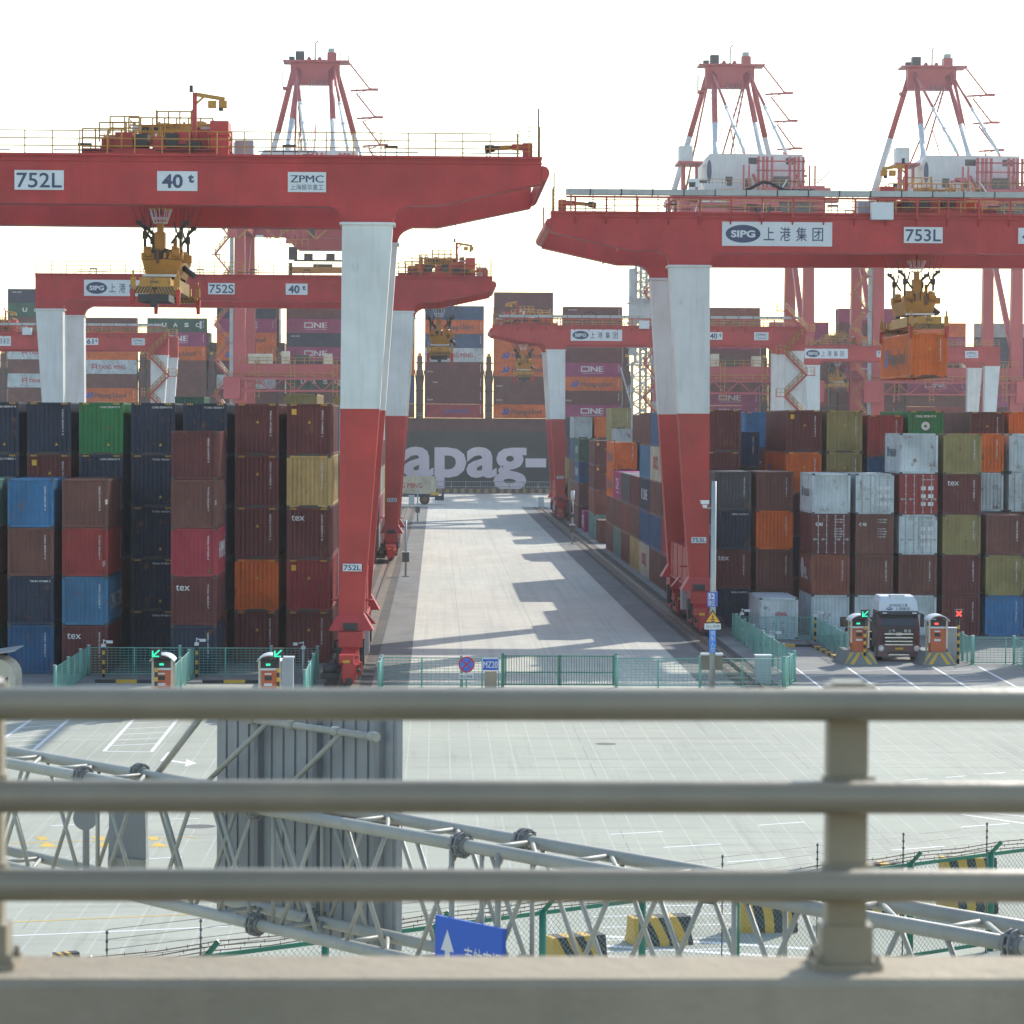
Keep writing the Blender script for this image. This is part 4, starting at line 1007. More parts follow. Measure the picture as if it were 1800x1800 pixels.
def side_mesh(L, H, what, s):
    """names along a long side; s = -1 or 1 for the side at -X or +X"""
    k = (L, H, what, s)
    if k in _sd: return _sd[k]
    b = MB(); x = s * 1.226; u = UY * s; mid = L / 2
    def T(t, at, z, h, mi, bold=.02, fit=None, al='c'): b.text(t, (x, mid + s * at, z), u, UZ, h, mi, bold, al, fit)
    if what == 'one':
        T('NE', .95, H * .36, 1.15, 0, .045, 2.6); z0, z1 = H * .36, H * .36 + 1.15
        for (a0, a1, c0, c1) in ((-2.4, -.6, z0, z0 + .24), (-2.4, -.6, z1 - .24, z1), (-2.4, -2.15, z0, z1), (-.85, -.6, z0, z1)):
            b.poly([(x, mid + s * a0, c0), (x, mid + s * a1, c0), (x, mid + s * a1, c1), (x, mid + s * a0, c1)], 0)
        T('OCEAN NETWORK EXPRESS', 0, H * .22, .2, 0, .01, 4.4)
    elif what == 'hl':
        for i, (dx, dz) in enumerate(((0, 0), (.75, .12))):
            q = [(-4.6 + dx, .75 + dz), (-3.9 + dx, .75 + dz), (-3.5 + dx, 1.35 + dz), (-3.75 + dx, 2.0 + dz), (-4.25 + dx, 1.85 + dz), (-4.0 + dx, 1.35 + dz), (-4.35 + dx, 1.2 + dz)]
            b.poly([(x, mid + s * a, z) for a, z in q], 2)
        T('Hapag-Lloyd', .75, H * .33, .95, 1, .022, 6.3)
    elif what == 'uasc': 
        for i, ch in enumerate('UASC'): T(ch, -2.6 + 2.3 * i, H * .38, .8, 0, .04, .95)
        b.poly([(x, mid + s * 4.7, .7), (x, mid + s * 5.1, .7), (x, mid + s * 5.1, 2.3), (x, mid + s * 4.7, 2.3)], 0)
    elif what == 'ym':
        T('YANG MING', 1.0, H * .34, .85, 3, .03, 5.6)
        for (a0, a1, c0, c1) in ((-3.2, -3.0, .95, 1.95), (-2.3, -2.1, .95, 1.95), (-3.2, -2.1, 1.75, 1.95), (-3.0, -2.3, 1.3, 1.5)): b.poly([(x, mid + s * a0, c0), (x, mid + s * a1, c0), (x, mid + s * a1, c1), (x, mid + s * a0, c1)], 3)
    elif what == 'hmm': T('HMM', .4, H * .36, .9, 0, .06, 3.6)
    elif what == 'hmmb': T('HYUNDAI', .4, H * .36, .75, 2, .05, 4.8)
    elif what == 'kline': T('K LINE', -1.5, H * .45, .8, 0, .04, 5.0)
    elif what == 'nyk': T('NYK LINE', -4.2, H * .72, .28, 0, .03, 1.8)
    elif what == 'tex': T('t e x', -3.9, H * .5, .35, 0, .03, 1.0)
    elif what == 'tri': T('TRITON', -5.0, H * .25, .3, 0, .03, 1.2); 
    elif what == 'maersk': b.text('MAERSK', (x, mid + s * .3, H * .42), u, UZ, .5, 1, .03, 'c', 2.7); b.poly([(x, mid + s * -2.0, 1.1), (x, mid + s * -1.4, 1.1), (x, mid + s * -1.4, 1.7), (x, mid + s * -2.0, 1.7)], 4)
    elif what == 'big': T('K LINE', 0, H * .35, .95, 0, .05, L * .55)
    elif what == 'logo': b.disc((x, mid - s * 1.5, H * .6), UY, UZ, .8, .7, 20, 0); T('PIL', s * .6 + .6, H * .36, .7, 0, .04, 2.2)
    elif what == 'red': T('OOCL', 0, H * .36, 1.0, 3, .05, 5.5)
    elif what == 'cma': T('CMA CGM', .5, H * .3, .85, 0, .03, 5.0)
    if what not in ('big',):
        zc = 5.3
        b.text('TRHU 471830', (x, mid + s * (L * .44), H * .85), Vector((0, 0, -1)), u, .16, 0, .03, 'l', H * .55)
    me = bpy.data.meshes.new('lettering'); me.from_pydata(b.v, [], b.f)
    for q in (TXTW, HLTXT, HLBLUE, TREDTXT, PAINT['light blue']): me.materials.append(q)
    me.polygons.foreach_set('material_index', b.m); me.update(); _sd[k] = me
    return me
def plain(name, me, root):
    o = bpy.data.objects.new(name, me); col.objects.link(o); o.parent = root; return o
CN = [0]; CIDX = {}
# beyond the 300 containers that show largest, the rest (mostly hidden in the blocks) is one mass
MASS = set(MASS_LIST); mass = MB(); mcol = []
def to_mass(x, y, z, c, L, H, rz):
    if c not in mcol: mcol.append(c)
    k = mcol.index(c); o = len(mass.v)
    me = cmesh(L, H, 'shell'); mw = Matrix.Translation((x, y, z)) @ Matrix.Rotation(rz, 4, 'Z')
    mass.add([mw @ v.co for v in me.vertices], [tuple(p.vertices) for p in me.polygons], k)
    me = cmesh(L, H, 'end'); mass.add([mw @ v.co for v in me.vertices], [tuple(p.vertices) for p in me.polygons], k)
def container(x, y, z, c, L, H, label, group, marks='v', door=False, side=None, rz=0.0, ends=True):
    CN[0] += 1
    if CN[0] in MASS: to_mass(x, y, z, c, L, H, rz); return None
    t = thing('shipping_container', label, 'container', (x, y, z), rz, group); CIDX[t.name] = CN[0]
    P = PAINT[c]
    part('shell', cmesh(L, H, 'shell', rz != 0), t, P)
    if ends:
        if door:
            for fl in (False, True):
                d = part('door', cmesh(L, H, 'door'), t, P, fl); part('lock_rod', cmesh(L, H, 'rod'), d, STEEL if c != 'brown' else P)
        else: part('end_wall', cmesh(L, H, 'end'), t, P)
    if marks:
        me = marks_mesh(L, H, marks, rc.choice(CODES))
        if me: plain('lettering', me, t)
    if side: plain('side_lettering', side_mesh(L, H, side[0], side[1]), t)
    return t
ORD = ['first', 'second', 'third', 'fourth', 'fifth', 'sixth', 'seventh', 'eighth', 'ninth', 'tenth', 'eleventh', 'twelfth', 'thirteenth', 'fourteenth', 'fifteenth', 'sixteenth', 'seventeenth', 'eighteenth', 'nineteenth', 'twentieth']
TIER = ['bottom', 'second', 'third', 'fourth', 'fifth', 'sixth', 'seventh', 'eighth', 'ninth']
def stack(x, y, L, specs, where, group, dflt='h', z=0.0, marks=True):
    """specs bottom to top: 'colour[:flags[:side]]'; flags h/s height, D door, t n v y l q d p g o letters"""
    for i, sp in enumerate(specs):
        if sp is None: z += LH[dflt]; continue
        f = sp.split(':'); c = f[0]; fl = f[1] if len(f) > 1 else ''; sd = f[2] if len(f) > 2 else None
        h = 's' if 's' in fl else 'h' if 'h' in fl else dflt
        mk = ''.join(ch for ch in fl if ch in 'tnyvlqdpgom') if marks else ''
        if marks and not mk and 'D' not in fl: mk = 'v' if c != 'navy' else 'n'
        if marks and 't' in mk: mk += 'v'
        if marks and c in ('maroon', 'orange', 'tan', 'olive', 'green', 'navy') and 'D' not in fl and 't' not in fl and h == 'h': mk += 'y' if c != 'navy' and c != 'green' else 'l'
        nm = ('tex ' if 't' in fl else '') + ('door end ' if 'D' in fl else '') + 'container'
        top = ' (top)' if i == len(specs) - 1 else ''
        container(x, y, z + .012 * (i > 0) * 0, c, L, LH[h], f'{c} {nm}, {TIER[i]} tier, {where}', group, mk, 'D' in fl, (sd, -1 if x > 0 else 1) if sd else None)
        z += LH[h]
L20, L40 = 6.058, 12.192
# --- left yard block
GL = 'containers stacked in the left yard block'
cL = lambda i: -21.53 + 2.88 * (i - 1)
for i, sp in ((0, ['dark green', 'rust brown', 'brown', 'teal']), (1, ['blue', 'navy:n', 'brown', 'bright blue']), (2, ['maroon:t', 'light blue:v:cma', 'red:v:tri', 'brown:v:tex']), (4, ['navy:v', 'maroon:t', 'crimson:v:hmm', 'brown:v:tex', 'maroon'])):
    stack(cL(i), 148.5, L20, sp, {0: 'short front stack cut by the picture edge', 1: 'front stack with the bright blue top', 2: 'front stack beside the bright blue top', 4: 'tall lone front stack'}[i] + ', left block', GL, 's')
for i, sp in ((0, ['navy', 'maroon', 'navy', 'navy:n', 'navy:n']), (1, ['navy', 'brown', 'navy', 'maroon:qv', 'navy:v']), (2, ['navy', 'maroon', 'navy', 'navy:n', 'green:n']), (3, ['navy:n'] * 5), (4, ['maroon', 'navy', 'navy', 'navy', 'navy:n']),
              (5, ['maroon', 'orange:y', 'maroon', 'maroon', 'maroon']), (6, ['maroon', 'red:yq', 'maroon:t', 'tan', 'maroon:qv'])):
    stack(cL(i), 155.5, L40, sp, {0: 'second row at the left picture edge', 1: 'second row behind the bright blue stack', 2: 'second row with green top', 3: 'all navy second row stack', 4: 'second row behind the lone stack', 5: 'stack with the orange one', 6: 'stack beside the red crane leg'}[i] + ', left block', GL)
pal = ['maroon', 'brown', 'navy', 'rust brown', 'maroon', 'blue', 'tan', 'magenta', 'brown', 'grey', 'orange', 'maroon']
rr = random.Random(3)
for k in range(15):
    y = 168.3 + 12.6 * k
    if k in (5,): continue
    n = [5, 5, 4, 5, 4, 5, 3, 4, 5, 4, 5, 5, 4, 5, 4][k]
    stack(cL(6), y, L40, [rr.choice(pal) for _ in range(n)], f'{ORD[k + 2]} row back, lane side of the left block', GL, marks=False)
for i, y, top in ((1.35, 232, 'dark green'), (3.4, 232, None), (5.0, 205, 'olive'), (6.03, 222, 'olive')):
    if top: stack(cL(i), y, L20 if top == 'dark green' else L40, ['maroon', 'navy', 'brown', 'navy', 'maroon', top], 'stack rising behind the left block at ' + ('its green container' if i < 2 else 'the crane leg' if i > 5.5 else 'the red truss'), GL, 's', marks=False)
# --- right yard block
GR = 'containers stacked in the right yard block'
cR = lambda i: 19.62 + 2.8 * i
front = {2: (177.5, ['white', 'rust brown:v:logo', 'maroon:Dd', 'white:v:maersk']), 3: (177.5, ['white', 'brown', 'brown:Dd', 'white:Dp']),
         4: (177.5, ['white', 'brown', 'white:Dp', 'red:Dp', 'pale grey::maersk']), 5: (177.5, ['maroon', 'maroon', 'olive', 'maroon:t', 'olive']), 6: (177.5, ['bright blue', 'olive', 'brown'])}
wh = {0: 'end stack behind the lamp post', 1: 'second stack from the lamp post', 2: 'stack behind the low white one', 3: 'stack left of the lorry', 4: 'stack behind the lorry', 5: 'stack with olive top', 6: 'short stack with blue bottom', 7: 'back stack at the right picture edge', 8: 'stack at the far right edge'}
for i, (y, sp) in front.items(): stack(cR(i), y, L20, sp, 'front row ' + wh[i], GR, 's')
stack(cR(0), 184.2, L20, ['navy:n', 'maroon:t', 'navy:n:cma', 'charcoal'], wh[0] + ', right block', GR, 's')
stack(cR(1), 184.2, L20, ['brown', 'brown', 'orange', 'brown'], wh[1] + ', right block', GR, 's')
stack(cR(6), 184.2, L20, ['maroon', 'brown', 'navy', 'white', 'orange::hl'], 'second row behind the blue bottom stack, right block', GR, 's')
stack(cR(7), 184.2, L20, ['maroon', 'olive', 'maroon', 'white:Dp', 'pale grey::maersk'], wh[7], GR, 's')
for i, y, sp in ((2, 191, ['maroon', 'navy', 'maroon', 'orange:h:hl', 'maroon:qv']), (3, 191, ['maroon', 'brown', 'olive', 'olive', 'olive']), (4, 191, ['brown', 'maroon', 'navy', 'blue:s', 'red']), (5, 191, ['maroon', 'navy', 'navy', 'maroon', 'green:g']),
                 (7, 198, ['maroon', 'navy', 'brown', 'maroon', 'maroon']), (8, 198, ['maroon', 'navy', 'brown', 'maroon', 'orange::hl']), (7, 211, ['navy', 'maroon', 'navy', 'maroon', 'maroon'])):
    stack(cR(i), y, L40, sp, ('row behind ' if y < 195 else 'back row behind ' if y < 205 else 'farthest row behind ') + wh[i].replace(' behind the low white one', ' of the low white one'), GR)
for y, sp in ((203.8, ['brown', 'maroon', 'dark green', 'navy', 'blue:s']),): stack(cR(1), y, L40, ['brown:s', 'maroon:s', 'navy:s', 'dark green:s', 'blue:s'], 'blue topped stack behind the second one from the lamp post', GR)
for k, (i, y, sp) in enumerate(((2, 217, ['brown', 'maroon', 'navy', 'maroon', 'bright blue:v:cma']), (2, 229.5, ['navy', 'brown', 'maroon', 'brown', 'maroon']), (2, 243, ['maroon', 'brown', 'navy', 'navy', 'navy']), (3, 236, ['maroon', 'brown', 'navy', 'brown', 'olive']), (4, 250, ['maroon', 'brown', 'navy', 'brown', 'olive']), (5.4, 262, ['maroon', 'brown', 'navy', 'brown', 'tan']))):
    stack(cR(i), y, L40, sp, ORD[k] + ' of the deep middle stacks, right block', GR)
# wall along the lane
wall = [(190.8, ['brown', 'crimson', 'blue', 'maroon', 'maroon'], 'h'), (203.2, ['brown:s', 'maroon:s', 'navy:s', 'brown:s', 'orange:s'], 'h'), (215.6, ['maroon', 'crimson', 'brown', 'maroon'], 'h'),
        (228.0, ['brown', 'blue', 'brown', 'cream:v:red', 'blue'], 'h'), (240.4, ['cream:v:red', 'blue', 'navy:v:big', 'light blue', 'maroon'], 'h'), (252.7, ['tan', 'brown', 'maroon'], 'h'), (265.1, ['brown', 'rust brown', 'charcoal'], 'h'),
        (277.4, ['teal', 'brown', 'magenta:h:one'], 'h'), (289.7, ['brown', 'brown', 'orange:h:hl', 'orange:h:hl'], 'h'), (325, ['teal', 'rust brown', 'maroon:qy', 'maroon:qy'], 'h'), (361, ['maroon:y', 'brown:y', 'blue:y:big', 'dark green:v:big'], 'h'),
        (374, ['brown', 'brown', 'brown', 'blue', 'grey:m'], 'h'), (387, ['maroon', 'olive', 'olive', 'maroon', 'navy'], 'h'), (400, ['brown', 'tan', 'tan', 'brown', 'navy'], 'h'), (413, ['maroon', 'brown', 'navy', 'brown'], 'h')]
for k, (y, sp, d) in enumerate(wall): stack(cR(0), y, L40, sp, f'{ORD[k + 1]} bay back, wall along the lane, right block', GR, d, marks=y > 280)
stack(cR(0), 314.5, L20, ['brown:s'], 'single low one in the gap of the lane wall, right block', GR)
stack(cR(0), 347, L20, ['magenta:s:one'], 'single low one farther along the lane wall', GR)
for k, (y, sp, d) in enumerate(((289.7, ['brown', 'maroon', 'maroon', 'blue', 'maroon:t'], 'h'), (340, ['maroon', 'brown', 'maroon', 'brown', 'grey:m'], 's'), (352, ['maroon', 'brown', 'maroon', 'brown', 'olive', 'olive'], 's'), (375, ['maroon', 'brown', 'maroon', 'brown', 'orange:h:hl'], 'h'))):
    stack(cR(1) + (.9 if y > 330 and y < 360 else 0), y, L40, sp, ORD[k] + ' tall second line stack off the lane wall', GR, d)
# single boxes
container(20.3 + 1.22, 174.2, 0, 'white', L20, 2.591, 'low white container with red lettering alone on the ground before the stacks', GR, 'o')
container(30.97 + 1.22, 182, 19.53 - 2.896, 'orange', L40, 2.896, 'orange container hanging in the air under a yellow spreader', 'containers in the air', 'vy', side=('hl', -1))
# --- on the ship
GS = 'containers on the ship'
SB = {-6: ['brown', 'brown::ym', 'brown', 'white::ym', 'brown', 'white', 'brown', 'brown', 'dark green::uasc', 'navy::nyk'], -5: ['brown', 'orange::hl', 'brown', 'white::ym', 'orange', 'orange::hl', 'maroon'],
      -4: ['brown', 'brown', 'brown', 'brown', 'orange::hl', 'deep magenta::one', 'dark green::uasc'], -3: ['brown', 'maroon', 'white::ym', 'maroon', 'orange::hl', 'orange::hl', 'deep magenta::one', 'navy'],
      -2: ['maroon', 'brown', 'dark green::uasc', 'navy', 'deep magenta::one', 'navy::nyk', 'deep magenta::one', 'maroon'],
      -1: ['brown', 'blue', 'blue', 'orange', 'orange', 'brown', 'maroon'], 0: None, 1: None}
BAYS = [(-9, ['brown', 'maroon', 'white::ym', 'brown', 'orange::hl', 'navy']), (-8, ['brown', 'white::ym', 'brown', 'brown', 'white', 'maroon', 'dark green::uasc']), (-7, ['brown', 'brown', 'white::ym', 'brown', 'white::ym', 'brown', 'brown', 'dark green::uasc', 'navy::nyk']),
        (-6, ['brown', 'orange::hl', 'brown', 'white::ym', 'orange', 'orange::hl', 'maroon']), (-5, SB[-4]), (-4, SB[-3]), (-3, SB[-2]), (-2, SB[-1]),
        (-1, ['crimson::hmmb', 'maroon::tri', 'maroon::tex', 'maroon::tri', 'white::ym', 'blue::nyk', 'orange::hl', 'blue']), (0, ['orange::hl', 'brown::tri', 'brown::tri', 'orange::hl', 'orange::hl', 'orange', 'maroon', 'maroon::tex', 'maroon']),
        (1, ['deep magenta::one', 'maroon::tri', 'orange::hl', 'deep magenta::one', 'maroon', 'brown', 'maroon', 'maroon::nyk']), (3, ['deep magenta::one', 'deep magenta::one', 'brown', 'red::kline', 'maroon', 'deep magenta::one', 'brown', 'rust brown']),
        (4, ['maroon', 'red', 'maroon', 'brown', 'brown', 'deep magenta::one', 'deep magenta']), (5, ['maroon::hmm', 'maroon::hmm', 'brown', 'deep magenta::one', 'brown', 'orange', 'maroon', 'deep magenta::one']),
        (6, ['red', 'brown', 'deep magenta::one', 'maroon', 'brown', 'deep magenta', 'orange']), (7, ['maroon', 'deep magenta', 'red', 'navy', 'navy', 'navy::nyk', 'grey']), (8, ['brown', 'navy', 'navy', 'navy', 'maroon', 'navy'])]
for k, (bay, sp) in enumerate(BAYS):
    z = 14.62
    for i, s_ in enumerate(sp):
        f = s_.split(':'); sd = f[2] if len(f) > 2 else None
        container(BAY0 + PITCH * bay, SY + 1.25, z, f[0], L40, 2.896, f'{f[0]} container' + (' with lettering' if sd else '') + f', {TIER[i]} tier on the ship, {ORD[k]} bay from the left', GS, '', False, (sd, 1) if sd else None, R(-90), ends=True)
        z += 2.896
for bay, n, rows in ((-4, 8, 3), (-5, 6, 2), (5, 8, 1), (0, 9, 1), (1, 8, 1)):          # rows behind, whose sunlit ends show in the gap
    for r_ in range(rows):
        z = 14.62
        for i in range(n):
            c = rr.choice(['white', 'maroon', 'grey', 'brown', 'navy'])
            container(BAY0 + PITCH * bay + (.5 if bay < 0 else 0), SY + 3.75 + 2.5 * r_, z, c, L40, 2.896, f'{c} container, {TIER[i]} tier, {ORD[r_ + 1]} row inboard on the ship, bay {"left of the pink letters" if bay == -4 else "of the green top" if bay == -5 else "behind the hanging box" if bay == 5 else "over the hull dash" if bay == 0 else "beside the tower"}', GS, '', False, None, R(-90), ends=True); z += 2.896
# ------------------------------------------------------------------ gate area: fences, kiosks, signs, lorry
def mesh_fence(label, p, q, h=1.5, step=2.4, group='green mesh fences', thick=False, rows=9):
    p, q = Vector((*p, 0)), Vector((*q, 0)); d = q - p; n = max(1, round(d.length / step)); mid = (p + q) / 2
    t = thing('mesh_fence', label, 'fence', mid, group=group)
    for i in range(n + 1):
        c = p.lerp(q, i / n); b = MB(); r = .075 if i % 2 == 0 else .035
        b.tube(c, c + UZ * (h + (.12 if r > .05 else .02)), r, 8); b.cbox((c.x, c.y, .012), (.3, .3, .02))
        if r > .05: b.tube(c + UZ * (h + .12), c + UZ * (h + .15), r * 1.15, 8, 1)
        b.build('post', [GREEN, SIGNW], t)
    b = MB()
    for z in (.12, h): b.tube(p + UZ * z, q + UZ * z, .028, 6)
    for i in range(1, rows + 1): b.tube(p + UZ * (.12 + (h - .12) * i / (rows + 1)), q + UZ * (.12 + (h - .12) * i / (rows + 1)), .011, 4, cap=False)
    for i in range(int(d.length / .22)): c = p + d.normalized() * (.22 * i + .1); b.tube(c + UZ * .12, c + UZ * h, .008, 4, cap=False)
    b.build('mesh_panel', GREEN, t); return t
mesh_fence('green mesh fence across the lane end left of the dark gate', (-2.75, 141.5), (3.35, 141.5))
mesh_fence('green mesh fence from the dark gate to the right crane rail', (9.2, 141.5), (17.75, 141.5))
mesh_fence('short sunlit mesh fence end beside the nearest left crane foot', (-2.8, 137.5), (-2.78, 141.4), step=1.2)
mesh_fence('short corner mesh fence right of the grey cabinet', (17.8, 141.5), (18.75, 145.2), step=1.0)
mesh_fence('long mesh fence running back from the grey cabinet along the rails', (18.8, 145.3), (18.8, 176))
mesh_fence('thin mesh fence before the low white container', (18.9, 172.6), (23.4, 172.6))
mesh_fence('mesh fence running back on the left side of the lorry lane', (23.5, 158.5), (23.5, 172))
mesh_fence('short mesh fence behind the cabinet of the red lit kiosk', (30.2, 156), (30.2, 163), step=1.4)
mesh_fence('mesh fence across at right behind the red cross light', (30.3, 156.2), (34.0, 156.2))
mesh_fence('mesh fence running to the right picture edge', (32.6, 146), (32.6, 156.1))
mesh_fence('mesh fence along the foot of the left container stacks', (-18.3, 147.3), (-6.3, 147.3))
mesh_fence('mesh fence running forward at far left before the blue containers', (-18.4, 135), (-18.4, 147.2))
mesh_fence('mesh fence running forward between the two left kiosks', (-12.8, 130), (-12.8, 147.2))
mesh_fence('mesh fence running forward beside the nearest crane foot at left', (-6.25, 133), (-6.25, 147.2))
# dark green gate
x0, x1, y = fx(886, 141.6), fx(1086, 141.6), 141.6
g = thing('barred_gate', 'dark green gate of vertical bars across the lane end', 'gate', ((x0 + x1) / 2, y, 0))
for x in (x0, x1): b = MB(); b.box(x - .07, y - .07, 0, x + .07, y + .07, 1.75); b.build('post', GREEND, g)
for a, c in ((x0 + .12, (x0 + x1) / 2 - .03), ((x0 + x1) / 2 + .03, x1 - .12)):
    b = MB()
    for z in (.12, .75, 1.58): b.box(a, y - .03, z, c, y + .03, z + .06)
    for x in (a, c): b.box(x - .035, y - .03, .1, x + .035, y + .03, 1.66)
    n = int((c - a) / .125)
    for i in range(n): xx = a + (c - a) * (i + .5) / n; b.tube((xx, y, .12), (xx, y, 1.62), .017, 6)
    b.build('gate_leaf', GREEND, g)
# round no stopping sign and MZ20 board
s = thing('no_stopping_sign', 'round blue and red no stopping sign on the lane end fence', 'sign', (fx(820, 141.2), 141.2, 0)); c = W(820, 1168, 141.2)
b = MB(); b.tube((c.x, 141.25, 0), (c.x, 141.25, 1.5), .04, 8); b.build('post', GREEN, s)
b = MB(); b.tube((c.x, 141.2, c.z), (c.x, 141.16, c.z), .41, 32, 0); b.disc((c.x, 141.155, c.z), UX, UZ, .34, .34, 32, 1)
for k in (-1, 1): b.beam((c.x - .26, 141.15, c.z - k * .26), (c.x + .26, 141.15, c.z + k * .26), .004, .07, 0, up=(1, 0, -k))
b.build('disc', [mat('sign_red', (.50, .02, .03), .45, streak=.05), mat('sign_bright_blue', (.02, .16, .60), .45, streak=.05)], s)
b = MB(); b.box(c.x - .36, 141.14, c.z - .73, c.x + .36, 141.17, c.z - .46); pl = b.build('name_plate', SIGNW, s)
b = MB(); b.text('禁止停车', (c.x, 141.13, c.z - .68), UX, UZ, .13, 0, .0, 'c', .62); b.build('lettering', [HBLK], pl)
s = thing('lane_code_board', 'blue board reading MZ20 on the lane end fence', 'sign', (fx(862, 141.2), 141.2, 0)); c = W(862, 1168, 141.2)
b = MB(); b.box(c.x - .42, 141.15, c.z - .31, c.x + .42, 141.2, c.z + .31); b.box(c.x - .39, 141.14, c.z - .28, c.x + .39, 141.16, c.z + .28, 1)
for q in (-.42, .42): b.tube((c.x + q, 141.25, 0), (c.x + q, 141.25, 1.6), .035, 6, 2)
b.box(c.x - .28, 141.2, 0, c.x + .32, 141.4, .85, 3); b.build('panel', [SIGNW, BLUE, GREEN, CONC], s)
b = MB(); b.text('MZ20', (c.x, 141.13, c.z - .16), UX, UZ, .33, 0, .03, 'c', .72); b.build('lettering', [TXTW], s)
# lamp post with the stacked signs
PY = 139.5; c = W(1252, 1100, PY); X0 = c.x
s = thing('sign_post', 'tall grey post carrying the 52 sign, a warning triangle and a camera', 'post', (X0, PY, 0))
b = MB(); b.tube((X0, PY, 0), (X0 + .04, PY, W(1253, 846, PY).z), .17, 12, 0, .12); b.build('pole', STEEL, s)
zc = W(1252, 1053, PY).z
b = MB(); b.box(X0 - .28, PY - .24, zc - .38, X0 + .14, PY - .2, zc + .36); b.box(X0 + .16, PY - .2, zc - .36, X0 + .24, PY + .2, zc + .38); pl = b.build('zone_board', mat('sign_violet_blue', (.06, .12, .46), .45, streak=.05), s)
b = MB(); b.text('52', (X0 - .07, PY - .247, zc + .02), UX, UZ, .27, 0, .03, 'c', .34); b.text('港区', (X0 - .07, PY - .247, zc - .3), UX, UZ, .21, 0, .0, 'c', .36); b.build('lettering', [TXTW], pl)
zc = W(1253, 1093, PY).z
b = MB()
def tri(r, y, k): b.prism([(X0 - r, zc - .02 - (r - .4) * .5), (X0 + r, zc - .02 - (r - .4) * .5), (X0, zc - .02 + r * 1.55)], 'y', y, y - .02, k)
tri(.42, PY - .2, 0); tri(.35, PY - .222, 1)
b.disc((X0, PY - .245, zc + .30), UX, UZ, .045, .045, 10, 0); b.box(X0 - .025, PY - .246, zc + .14, X0 + .025, PY - .243, zc + .30, 0); b.box(X0 - .12, PY - .246, zc + .12, X0 + .12, PY - .243, zc + .16, 0); b.box(X0 - .09, PY - .246, zc + .01, X0 + .09, PY - .243, zc + .06, 0); b.box(X0 - .02, PY - .246, zc + .06, X0 + .02, PY - .243, zc + .09, 0)
b.build('warning_triangle', [HBLK, mat('sign_amber', (.72, .34, .02), .45, streak=.05)], s)
z2 = W(1253, 1105, PY).z
b = MB(); b.box(X0 - .41, PY - .22, z2 - .02, X0 + .41, PY - .2, z2 + .27); pl = b.build('word_plate', SIGNW, s)
b = MB(); b.text('当心吊物', (X0, PY - .225, z2 + .05), UX, UZ, .14, 0, .0, 'c', .68); b.build('lettering', [HBLK], pl)
z0, z1 = W(1253, 1147, PY).z, W(1253, 1107, PY).z
b = MB(); b.box(X0 - .17, PY - .22, z0, X0 + .17, PY - .2, z1); pl = b.build('lane_strip_board', mat('sign_sky_blue', (.03, .22, .68), .45, streak=.05), s)
b = MB()
for i, ch in enumerate('倒车入位'): b.text(ch, (X0, PY - .226, z1 - .26 - .275 * i), UX, UZ, .19, 0, .0, 'c', .22)
b.build('lettering', [TXTW], pl)
b = MB(); zc = W(1240, 893, PY).z; b.tube((X0, PY, zc), (X0 - .38, PY, zc), .035, 6); b.tube((X0 - .42, PY, zc), (X0 - .42, PY, zc + .16), .1, 10, 1, .13); b.box(X0 - .62, PY - .12, zc + .2, X0 - .22, PY + .12, zc + .36, 1); b.box(X0 - .66, PY - .14, zc + .34, X0 - .2, PY + .14, zc + .38, 1)
b.build('camera', [STEEL, SIGNW], s)
b = MB()
for q in (-.34, .34): b.box(X0 + q - .2, PY - .05, 1.12, X0 + q + .2, PY + .35, 1.85, 0); b.box(X0 + q - .22, PY - .07, 1.85, X0 + q + .22, PY + .37, 1.95, 1)
b.build('junction_box', [mat('box_khaki', (.16, .15, .11), .7), SIGNW], s)
# grey cabinet behind the fence corner
def cabinet(label, x, y, wd, h, d=.6, M=GREY):
    t = thing('control_cabinet', label, 'cabinet', (x, y, 0))
    b = MB(); b.box(x - wd / 2, y, .1, x + wd / 2, y + d, h); b.box(x - wd / 2 + .03, y - .015, .16, x - .01, y, h - .08); b.box(x + .01, y - .015, .16, x + wd / 2 - .03, y, h - .08); b.build('housing', M, t)
    b = MB(); b.box(x - wd / 2 - .04, y - .06, h, x + wd / 2 + .04, y + d + .04, h + .06); b.build('cap', SIGNW, t)
    b = MB(); b.box(x - wd / 2, y, 0, x + wd / 2, y + d, .1); b.build('plinth', CONC, t); return t
cabinet('grey cabinet standing behind the fence corner beside the right rail', fx(1347, 142.6), 142.6, .8, 1.55)
cabinet('white edged grey cabinet beside the left lane kiosk nearer the crane', fx(507, 131), 131, .55, 2.35)
cabinet('grey cabinet between the red lit kiosk and the striped pole', fx(1682, 157), 157, .62, 1.95)
cabinet('pale cabinet by the left track at the far end of the lane', fx(724, 458), 458, .95, 1.6)
cabinet('pale cabinet by the right track at the far end of the lane', fx(952, 446), 446, .9, 1.7)
